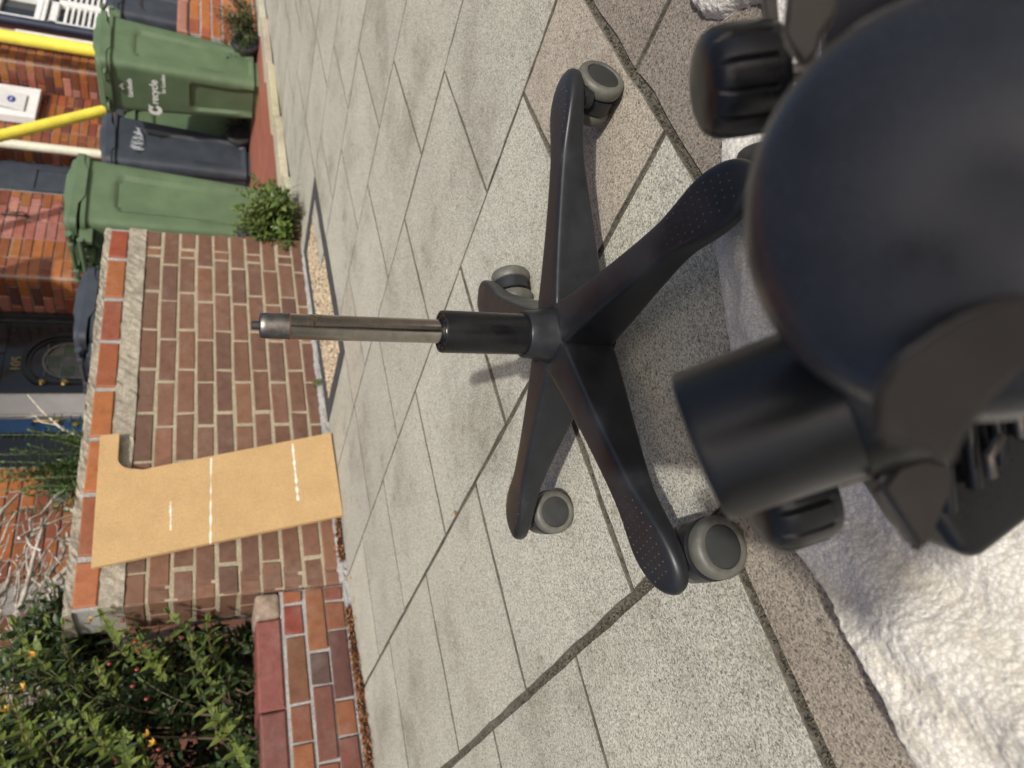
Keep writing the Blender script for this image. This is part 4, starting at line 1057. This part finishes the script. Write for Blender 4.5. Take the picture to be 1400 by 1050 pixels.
# bay window of house D
wall_block(HD, (7.96, 4.56, -.05), (8.16, 5.3, 2.63), upper, 'brick_jamb').color = (.30, .095, .06, 1)
win = link('window', B().box((8.16, 4.60, .7), (11.2, 4.64, 2.9)).mesh('window', M['dark_glass']), HD)
fr = B()
for xa, xb in ((8.16, 8.24), (8.62, 8.70), (9.3, 9.42)): fr.box((xa, 4.53, .8), (xb, 4.60, 2.9), .008)
for za, zb, yy in ((1.86, 1.93, 4.53), (1.95, 1.985, 4.50), (2.0, 2.05, 4.52), (2.36, 2.41, 4.545), (.75, .85, 4.48)): fr.box((8.16, yy, za), (11.2, 4.599, zb), .006)
fr.build('window_frame', M['white_paint'], win)
for k in range(15):
    for xa, xb in ((8.25, 8.61), (8.71, 9.29)):
        s_ = B().box((xa, -.026, -.003), (xb, .026, .003)); s_.xform(Matrix.Translation((0, 4.565, 1.05 + k * .053)) @ Matrix.Translation((0, 0, 0)) @ Matrix.Rotation(R(40), 4, 'X')); s_.build('shutter_slat', M['white_paint'], win)
# low front wall right of the bins, and the short coping between bins
rw = thing('low_wall', 'low orange brick wall with terracotta coping behind the lettered green bin', 'garden wall', (0, 0, 0))
RY = 3.0
B().box((5.62, RY + .008, 0), (8.5, RY + .21, .585)).build('mortar', M['mortar_grey'], rw)
for k in range(7):
    z = .545 - .0765 * k; x = 5.63 - (.115 if k % 2 else 0)
    while x < 8.4:
        a = max(x, 5.62); L = x + .215 - a
        if L > .05: brick(rw, M['glazed'], a + L / 2, z, L, .064, RY, vary(rnd.choice([(.36, .125, .035), (.28, .08, .035), (.40, .15, .05)]), .1))
        x += .226
for i in range(6): brick(rw, M['terracotta'], 5.83 + i * .46, .627, .452, .075, RY - .02, vary((.30, .13, .10), .08), D=.26, ch=.012, name='coping_tile')
ms = thing('low_wall', 'short low wall with dark red coping between the slate and lettered bins', 'garden wall', (0, 0, 0))
B().box((5.55, 4.21, 0), (6.72, 4.38, .36)).build('wall_face', upper, ms).color = (.16, .055, .04, 1)
q = B().tube([(5.5, 4.28, .385), (6.74, 4.28, .385)], .062, 16); autosmooth(q.build('coping', M['terracotta'], ms)).color = (.17, .05, .045, 1)
B().box((6.60, 4.16, .50), (6.86, 4.19, .63), .004).build('vent_cover', M['cream_paint'], ms)

# ------------------------------------------------------------------ plants
def leaf_mesh(L, W, curl, name='leaf', mat=None):
    v = [(0, 0, 0), (L * .3, W * .42, L * .05), (L * .3, 0, -L * .01), (L * .3, -W * .42, L * .05), (L * .65, W * .40, L * .03 - curl * .4), (L * .65, 0, -L * .03 - curl * .4), (L * .65, -W * .40, L * .03 - curl * .4), (L, 0, -curl)]
    f = [(0, 2, 1), (0, 3, 2), (1, 2, 5, 4), (2, 3, 6, 5), (4, 5, 7), (5, 6, 7)]
    return v, f
LV = {}
def leaf_objmesh(kind, mat):
    if (kind, mat.name) not in LV:
        L, W, c = [(.036, .016, .008), (.032, .015, .004), (.040, .018, .012)][kind]
        v, f = leaf_mesh(L, W, c); LV[(kind, mat.name)] = mesh('leaf', v, f, mat, True)
    return LV[(kind, mat.name)]
def frame_from(d, upv):
    x = d.normalized(); z = (upv - x * upv.dot(x))
    if z.length < 1e-4: z = x.orthogonal()
    z.normalize(); y = z.cross(x); return Matrix((x, y, z)).transposed()
def spray(base, tip, sag, n, leafL, rr):
    """stem polyline plus opposite leaf pairs: returns pts, [(pos, dir, up, scale)]"""
    base, tip = Vector(base), Vector(tip); pts = []
    for i in range(n + 1):
        t = i / n; p = base.lerp(tip, t) + Vector((0, 0, 1)) * sag * 4 * t * (1 - t); pts.append(p)
    lv = []
    for i in range(2, n + 1):
        d = (pts[min(i + 1, n)] - pts[i - 1]).normalized(); a = d.cross(Vector((0, 0, 1)))
        if a.length < .05: a = Vector((1, 0, 0))
        a.normalize(); b = d.cross(a)
        ph = (i % 2) * math.pi / 2 + .35
        t = i / n; s = leafL * (1.05 - .6 * max(0, t - .55) / .45) * rr.uniform(.85, 1.12)
        for k in (0, math.pi):
            q = math.cos(ph + k) * a + math.sin(ph + k) * b
            ld_ = (q * rr.uniform(.75, 1.0) + d * rr.uniform(.45, .75) - Vector((0, 0, .15))).normalized()
            lv.append((pts[i], ld_, d, s))
    d = (pts[-1] - pts[-2]).normalized(); a = d.orthogonal().normalized()
    for k in range(4):
        q = Matrix.Rotation(k * math.pi / 2, 3, d) @ a; lv.append((pts[-1], (d + q * .35).normalized(), q, leafL * .55))
    return pts, lv
def add_leaves(fb, lv, W=.45, rr=rnd):
    for p, d, u, s in lv:
        vv, ff = leaf_mesh(s, s * W, s * rr.uniform(.05, .3)); mt = frame_from(d, u)
        fb.add([p + mt @ Vector(q) for q in vv], ff)
r2 = random.Random(5)
bush = thing('flowering_bush', 'dark green bush with yellow flowers and red berries above the low wall', 'bush', (.5, 3.0, 0))
BO = Vector((.5, 3.0, 0))
fol = B(); stems = B(); young = B()
def bush_top(x): return 1.38 - .85 * max(0, (x - .80)) if x < 1.05 else 1.17 - .35 * (x - 1.05)
for q in range(1650):
    x = r2.uniform(-.35, 1.28); y = 2.70 + .85 * r2.random()
    zt = bush_top(x) * (1 - .25 * r2.random() ** 2)
    z = .22 + (zt - .22) * r2.random() ** .8
    if q % 8 == 0: x = r2.uniform(.82, 1.03); y = r2.uniform(2.72, 3.2); z = r2.uniform(.25, .85)
    if x > 1.04: y = r2.uniform(2.86, 3.2); z = r2.uniform(.92, zt)
    out_d = Vector((r2.gauss(0, .5), -abs(r2.gauss(.45, .5)), r2.gauss(.55, .45))).normalized()
    L = r2.uniform(.12, .22); tip = Vector((x, y, z)); 
    tip.y = max(tip.y, 2.665); tip.x = min(tip.x, 1.075) if tip.y < 2.85 else tip.x
    base = tip - out_d * L; base.y = max(base.y, 2.74)
    pts, lv = spray(base, tip, .01, int(L / .025), r2.uniform(.050, .068), r2)
    add_leaves(fol if r2.random() < .97 else young, lv, .44, r2); stems.tube([p for p in pts], .0017, 4)
for q in range(26):                                          # main stems from the soil
    x = r2.uniform(-.3, 1.0); y = r2.uniform(2.85, 3.2)
    stems.tube([(x, y, 0), (x + r2.gauss(0, .06), y - .02, .35), (x + r2.gauss(0, .12), y - .06, .8)], .006, 6, .003)
for q in range(64):                                          # paler new shoots arching out at the front
    x = r2.uniform(-.3, .92); z = r2.uniform(.42, min(1.15, bush_top(x))); L = r2.uniform(.16, .30)
    base = Vector((x, 2.80, z - .05)); tip = base + Vector((r2.gauss(.08, .07), -r2.uniform(.10, .22), r2.uniform(.06, .2))).normalized() * L
    pts, lv = spray(base, tip, .025, int(L / .024), r2.uniform(.050, .066), r2)
    add_leaves(young, lv, .44, r2); stems.tube(pts, .002, 4)
T = Matrix.Translation(-BO)
fol.xform(T); young.xform(T); stems.xform(T)
tag(fol.build('foliage', M['leaf'], bush, True), kind='stuff'); tag(young.build('young_foliage', M['leaf_new'], bush, True), kind='stuff')
tag(stems.build('stems', M['bark'], bush), kind='stuff')
# the sunlit sprays nearest the camera, leaf by leaf
front = [((.84, 2.80, .80), (1.06, 2.60, 1.04), .035, 13), ((.60, 2.86, .62), (.80, 2.58, .86), .03, 13), ((.93, 2.80, .92), (1.05, 2.63, 1.08), .015, 9), ((.50, 2.84, .64), (.66, 2.57, .72), .02, 11),
         ((.62, 2.84, .36), (.76, 2.60, .50), .01, 9), ((.50, 2.84, .32), (.60, 2.60, .41), .01, 9), ((.86, 2.80, .60), (.96, 2.60, .68), .01, 8), ((.94, 2.80, .70), (1.06, 2.60, .80), .01, 9), ((.56, 2.85, .90), (.66, 2.60, 1.02), .02, 10), ((.40, 2.85, .80), (.55, 2.60, .97), .02, 10), ((.72, 2.85, .98), (.86, 2.62, 1.12), .02, 9), ((.96, 2.82, .45), (1.05, 2.62, .60), .01, 8)]
nleaf = 0
for bi, (a, b, sg, n) in enumerate(front):
    pts, lv = spray(a, b, sg, n, .064, r2)
    sb = B().tube([p - BO for p in pts], .0022, 6, .0012).build('leafy_stem', M['stem_green'], bush)
    for p, d, u, s in lv:
        mt = M['leaf_new'] if r2.random() < .75 else M['leaf']
        o = link('leaf', leaf_objmesh(r2.randrange(3), mt), sb); k = s / .036
        o.matrix_local = Matrix.Translation(p - BO) @ frame_from(d, u).to_4x4() @ Matrix.Scale(k, 4); nleaf += 1
# flowers and berries
def flower(p, d, s):
    b_ = B()
    for k in range(5):
        q = Matrix.Rotation(k * 2 * math.pi / 5 + r2.uniform(-.2, .2), 3, d) @ d.orthogonal().normalized()
        vv, ff = leaf_mesh(s, s * .5, -s * .2); mt = frame_from((q + d * r2.uniform(.3, 1.4)).normalized(), d); b_.add([Vector(p) - BO + mt @ Vector(w) for w in vv], ff)
    b_.build('flower', M['petal'], bush, True)
for p in ((1.05, 2.61, .83), (.80, 2.60, 1.03), (.86, 2.60, .99), (.64, 2.60, .63), (.67, 2.62, .65), (.98, 2.64, .98)): flower(p, Vector((r2.gauss(0, .5), -.6, .6)).normalized(), .022)
for p in ((1.04, 2.61, .74), (.96, 2.60, .70), (.95, 2.61, .67), (.90, 2.60, .77), (.87, 2.60, .69), (.82, 2.60, .70), (.62, 2.60, .62), (.93, 2.6, .69), (1.0, 2.62, 1.08), (.78, 2.62, .66)):
    b_ = B().lathe([(.002, -.007), (.006, -.003), (.0065, .001), (.004, .006), (.001, .008)], 10, Matrix.Translation(Vector(p) - BO) @ Matrix.Rotation(r2.uniform(-.6, .6), 4, 'X')); b_.build('berry', M['berry'], bush, True)

def weed(name, label, loc, rad, hgt, n, leafL, mat, cat='plant', W=.4, up_bias=.7, group=None):
    t_ = thing(name, label, cat, loc, 0, group); fb, sb = B(), B()
    for q in range(n):
        a = r2.random() * 6.283; el = r2.uniform(.15, 1.4) if up_bias < .6 else r2.uniform(.5, 1.5)
        d = Vector((math.cos(a) * math.cos(el), math.sin(a) * math.cos(el), math.sin(el)))
        b0 = Vector((r2.gauss(0, rad * .3), r2.gauss(0, rad * .3), 0)); tip = b0 + Vector((d.x * rad, d.y * rad, d.z * hgt)) * r2.uniform(.55, 1.08)
        tip.z = max(tip.z, .02)
        pts, lv = spray(b0, tip, .02, max(4, int((tip - b0).length / (leafL * .5))), leafL, r2)
        add_leaves(fb, lv, W, r2); sb.tube(pts, .0016, 4)
    tag(fb.build('foliage', mat, t_, True), kind='stuff'); tag(sb.build('stems', M['stem_green'], t_), kind='stuff'); return t_
weed('weed', 'bright green weed clump growing at the right end of the brick wall', (3.10, 2.60, gz(3.1)), .22, .30, 150, .052, M['leaf_weed'], 'weed', .52)
weed('weed', 'scruffy weeds behind the wheel of the lettered green bin', (5.62, 2.86, .10), .22, .30, 60, .045, M['leaf_dark'], 'weed', .35)
weed('weed', 'dark shaded weeds between the slate and lettered bins', (5.85, 3.88, .13), .22, .22, 46, .04, M['leaf_dark'], 'weed', .35)
weed('shrub', 'fresh green shrub rising behind the garden wall near the blue door', (2.12, 3.45, .75), .26, .66, 80, .05, M['leaf_conifer'], 'shrub', .34)
wd = thing('box_hedge', 'yellow-green box sprigs peeping over the wall coping', 'hedge', (2.75, 2.95, 0)); fb = B(); sb = B()
for q in range(170):
    x = r2.uniform(-.42, .36); tip = Vector((x, r2.uniform(-.10, .16), .80 + .145 * r2.random() ** .6)); b0 = tip - Vector((r2.gauss(0, .03), r2.gauss(0, .03), .14))
    pts, lv = spray(b0, tip, 0, 8, .017, r2); add_leaves(fb, lv, .6, r2); sb.tube(pts, .0015, 4)
for q in range(14):
    x = r2.uniform(-.4, .35); sb.tube([(x, .05, 0), (x, .04, .85)], .005, 5)
tag(fb.build('foliage', M['leaf_weed'], wd, True), kind='stuff'); tag(sb.build('stems', M['bark'], wd), kind='stuff')
# bleached dead vine behind the wall
vine = thing('dead_vine', 'tangle of bleached dry vine stems behind the garden wall', 'dry vine', (1.8, 3.55, 0))
for q in range(340):
    x = r2.uniform(-.85, .12); y = r2.uniform(-.25, .45); z = r2.uniform(.80, 1.40); a = r2.gauss(.12, .4); L = r2.uniform(.15, .5); bend = r2.gauss(0, .10)
    pts = []
    for i in range(7):
        t = i / 6 - .5
        pts.append((x + L * t * math.cos(a), y + r2.gauss(0, .008) + .1 * t, z - L * t * math.sin(a) * .8 + bend * (.25 - t * t) + r2.gauss(0, .006)))
    r_ = r2.choice([.003, .004, .005, .006, .008, .011])
    autosmooth(B().tube(pts, r_, 7, r_ * .6).build('stem', M['wood_dead'], vine), 60)
for q in range(12):
    x = r2.uniform(-.8, .05); autosmooth(B().tube([(x, .1, 0), (x + r2.gauss(0, .05), .08, .5), (x + r2.gauss(0, .1), 0, 1.1)], .016, 7, .01).build('trunk_stem', M['wood_dead'], vine), 60)
# a bare twig in front of the dark door
tw = thing('bare_twig', 'thin bare twig curving up in front of the blue door', 'twig', (2.55, 3.6, 0))
tb = B().tube([(-.2, .1, .4), (-.15, .05, .9), (-.05, 0, 1.16), (.08, 0, 1.27), (.18, 0, 1.34)], .009, 6, .003)
tb.tube([(-.02, 0, 1.18), (.0, 0, 1.26), (.06, .0, 1.31)], .004, 5, .002); tb.tube([(.05, 0, 1.25), (.03, 0, 1.33)], .004, 5, .002)
tb.build('branch', M['wood_dead'], tw)
# bent metal sheet
mt_ = thing('metal_tray', 'bent grey metal tray lying among the dry vine stems', 'metal tray', (2.46, 4.12, 1.16))
for a, b, rx, ry in (((-.09, 0, 0), (.10, .004, .13), -35, 20), ((-.09, .0, .0), (.09, .004, .14), 35, 28)):
    q = B().box(a, b, .001); q.xform(Matrix.Rotation(R(ry), 4, 'Y') @ Matrix.Rotation(R(rx), 4, 'X')); q.build('sheet', M['galv'], mt_)
# wire loop ornament on the pier
wo = thing('wall_ornament', 'small black wire hook on the pink brick pier', 'hook', (5.45, 4.735, 1.90))
wb = B().tube([(0, 0, -.06), (0, -.02, -.08), (-.02, -.05, -.06), (-.03, -.05, .02), (.0, -.03, .06), (.03, -.03, .04)], .006, 6); wb.tube([(0, 0, -.1), (0, 0, .1)], .008, 6); wb.build('hook', M['rubber'], wo)

# ------------------------------------------------------------------ leaf litter
def litter(name, label, segs, n, parent=None):
    b_ = B()
    for q in range(n):
        (x0_, y0_, x1_, y1_, w) = r2.choice(segs); t = r2.random()
        x = x0_ + (x1_ - x0_) * t; y = y0_ + (y1_ - y0_) * t + r2.uniform(-1, 1) * w * (.5 + .5 * r2.random())
        s = r2.uniform(.008, .026); vv, ff = leaf_mesh(s, s * r2.uniform(.3, .5), s * r2.uniform(-.3, .4))
        d = Vector((r2.gauss(0, 1), r2.gauss(0, 1), r2.gauss(0, .25))).normalized(); mtx = frame_from(d, Vector((r2.gauss(0, .3), r2.gauss(0, .3), 1)))
        p = Vector((x, y, gz(x) + .005 + r2.random() * .016)); b_.add([p + mtx @ Vector(w_) for w_ in vv], ff)
    return tag(b_.build(name, M['litter'], None, True), label, None, None, 'stuff')
litter('leaf_litter', 'dry brown leaves drifted along the foot of the low wall', [(.98, 2.585, .78, 2.565, .022), (.80, 2.56, .45, 2.545, .05), (.78, 2.57, .40, 2.55, .04), (.45, 2.545, -.1, 2.535, .065), (1.35, 2.585, 1.17, 2.585, .018)], 2600)
litter('leaf_litter', 'few rusty leaves under the bright weed clump', [(2.98, 2.57, 3.12, 2.50, .04)], 70)
pt_ = B()
for (x, y) in ((1.93, 2.55), (1.86, 2.56), (1.06, 2.52), (.99, 2.50), (.685, 1.33), (.93, 2.53), (1.70, 2.58)):
    vv, ff = leaf_mesh(.022, .012, .004); mtx = frame_from(Vector((r2.gauss(0, 1), r2.gauss(0, 1), .1)), Vector((0, 0, 1))); pt_.add([Vector((x, y, gz(x) + .005)) + mtx @ Vector(w_) for w_ in vv], ff)
tag(pt_.build('fallen_petals', M['petal'], None, True), 'scattered orange petals on the paving near the wall', None, None, 'stuff')
weed('weed', 'tiny green weed at the foot of the brick wall', (2.02, 2.575, gz(2)), .035, .035, 14, .012, M['leaf_weed'], 'weed', .4)

# ------------------------------------------------------------------ the person taking the picture, kneeling behind the phone
who = thing('person', 'person in dark hooded clothes kneeling low and holding a phone out in front', 'person', (-.3, -.6, 0))
WO = Vector((-.3, -.6, 0)); F2 = Vector((math.sin(YAW), math.cos(YAW), 0)); R2 = Vector((math.cos(YAW), -math.sin(YAW), 0)); CAM = Vector((0, 0, CAM_H))
def wp_(f_, r_, z): return F2 * f_ + R2 * r_ + Vector((0, 0, z))
J = {}; E_ = []
def jt(n_, p, r_, par=None):
    J[n_] = (len(J), Vector(p) - WO, r_)
    if par: E_.append((J[par][0], J[n_][0]))
BR = .135
jt('pelvis', wp_(-.76, BR, .32), .135); jt('waist', wp_(-.69, BR, .48), .130, 'pelvis'); jt('chest', wp_(-.59, BR, .67), .150, 'waist'); jt('neck0', wp_(-.51, BR, .82), .080, 'chest'); jt('neck', wp_(-.46, BR, .88), .056, 'neck0')
jt('skull', wp_(-.41, BR, .945), .088, 'neck'); jt('crown', wp_(-.385, BR, 1.005), .070, 'skull')
for sd in (-1, 1):
    k = str(sd)
    jt('sh' + k, wp_(-.52, BR + sd * .165, .78), .062, 'neck0')
    if sd > 0:
        jt('el' + k, wp_(-.255, .195, .715), .064, 'sh' + k); jt('wr' + k, wp_(-.13, .13, .51), .030, 'el' + k); jt('pm' + k, wp_(-.055, .095, .485), .030, 'wr' + k); base = [wp_(-.040, .082, .520 - .022 * q) for q in range(4)]; tipv = -R2 * .022 + Vector((0, 0, .003)); th = (wp_(-.068, .075, .505), wp_(-.064, .048, .50))
    else:
        jt('el' + k, wp_(-.33, .02, .62), .046, 'sh' + k); jt('wr' + k, wp_(-.13, -.075, .515), .030, 'el' + k); jt('pm' + k, wp_(-.055, -.085, .50), .030, 'wr' + k); base = [wp_(-.040, -.075, .535 - .022 * q) for q in range(4)]; tipv = R2 * .022 + Vector((0, 0, .003)); th = (wp_(-.068, -.068, .52), wp_(-.064, -.045, .515))
    for q in range(4):
        jt('f%d' % q + k, base[q], .0088, 'pm' + k); jt('g%d' % q + k, base[q] + tipv * (1 - .12 * abs(q - 1)), .0080, 'f%d' % q + k)
    jt('t' + k, th[0], .0095, 'pm' + k); jt('u' + k, th[1], .0085, 't' + k)
    jt('hp' + k, wp_(-.76, BR + sd * .10, .28), .092, 'pelvis'); jt('kn' + k, wp_(-.40, BR + sd * .15, .12), .068, 'hp' + k); jt('an' + k, wp_(-.78, BR + sd * .13, .085), .044, 'kn' + k); jt('to' + k, wp_(-.90, BR + sd * .13, .04), .034, 'an' + k)
me = bpy.data.meshes.new('body'); me.from_pydata([v_[1] for v_ in J.values()], E_, []); me.update()
cloth = plain('dark_cotton', (.035, .038, .05), .9, 0, 30, .2, .3, 300); me.materials.append(cloth)
bo = link('body', me, who); md = bo.modifiers.new('skin', 'SKIN'); me.skin_vertices or None
for i, v_ in enumerate(J.values()):
    sv = me.skin_vertices[0].data[i]; sv.radius = (v_[2], v_[2]); sv.use_root = i == 0
subsurf(bo, 2)
ph = thing('phone', 'dark phone held out by the kneeling person', 'phone', CAM - fwd * .02)
q = B().box((-.037, -.078, -.004), (.037, .078, .004), .0035); q.xform(Matrix((right, up, -fwd)).transposed().to_4x4() @ Matrix.Translation((0, .032, 0))); q.build('case', M['black_clean'], ph)
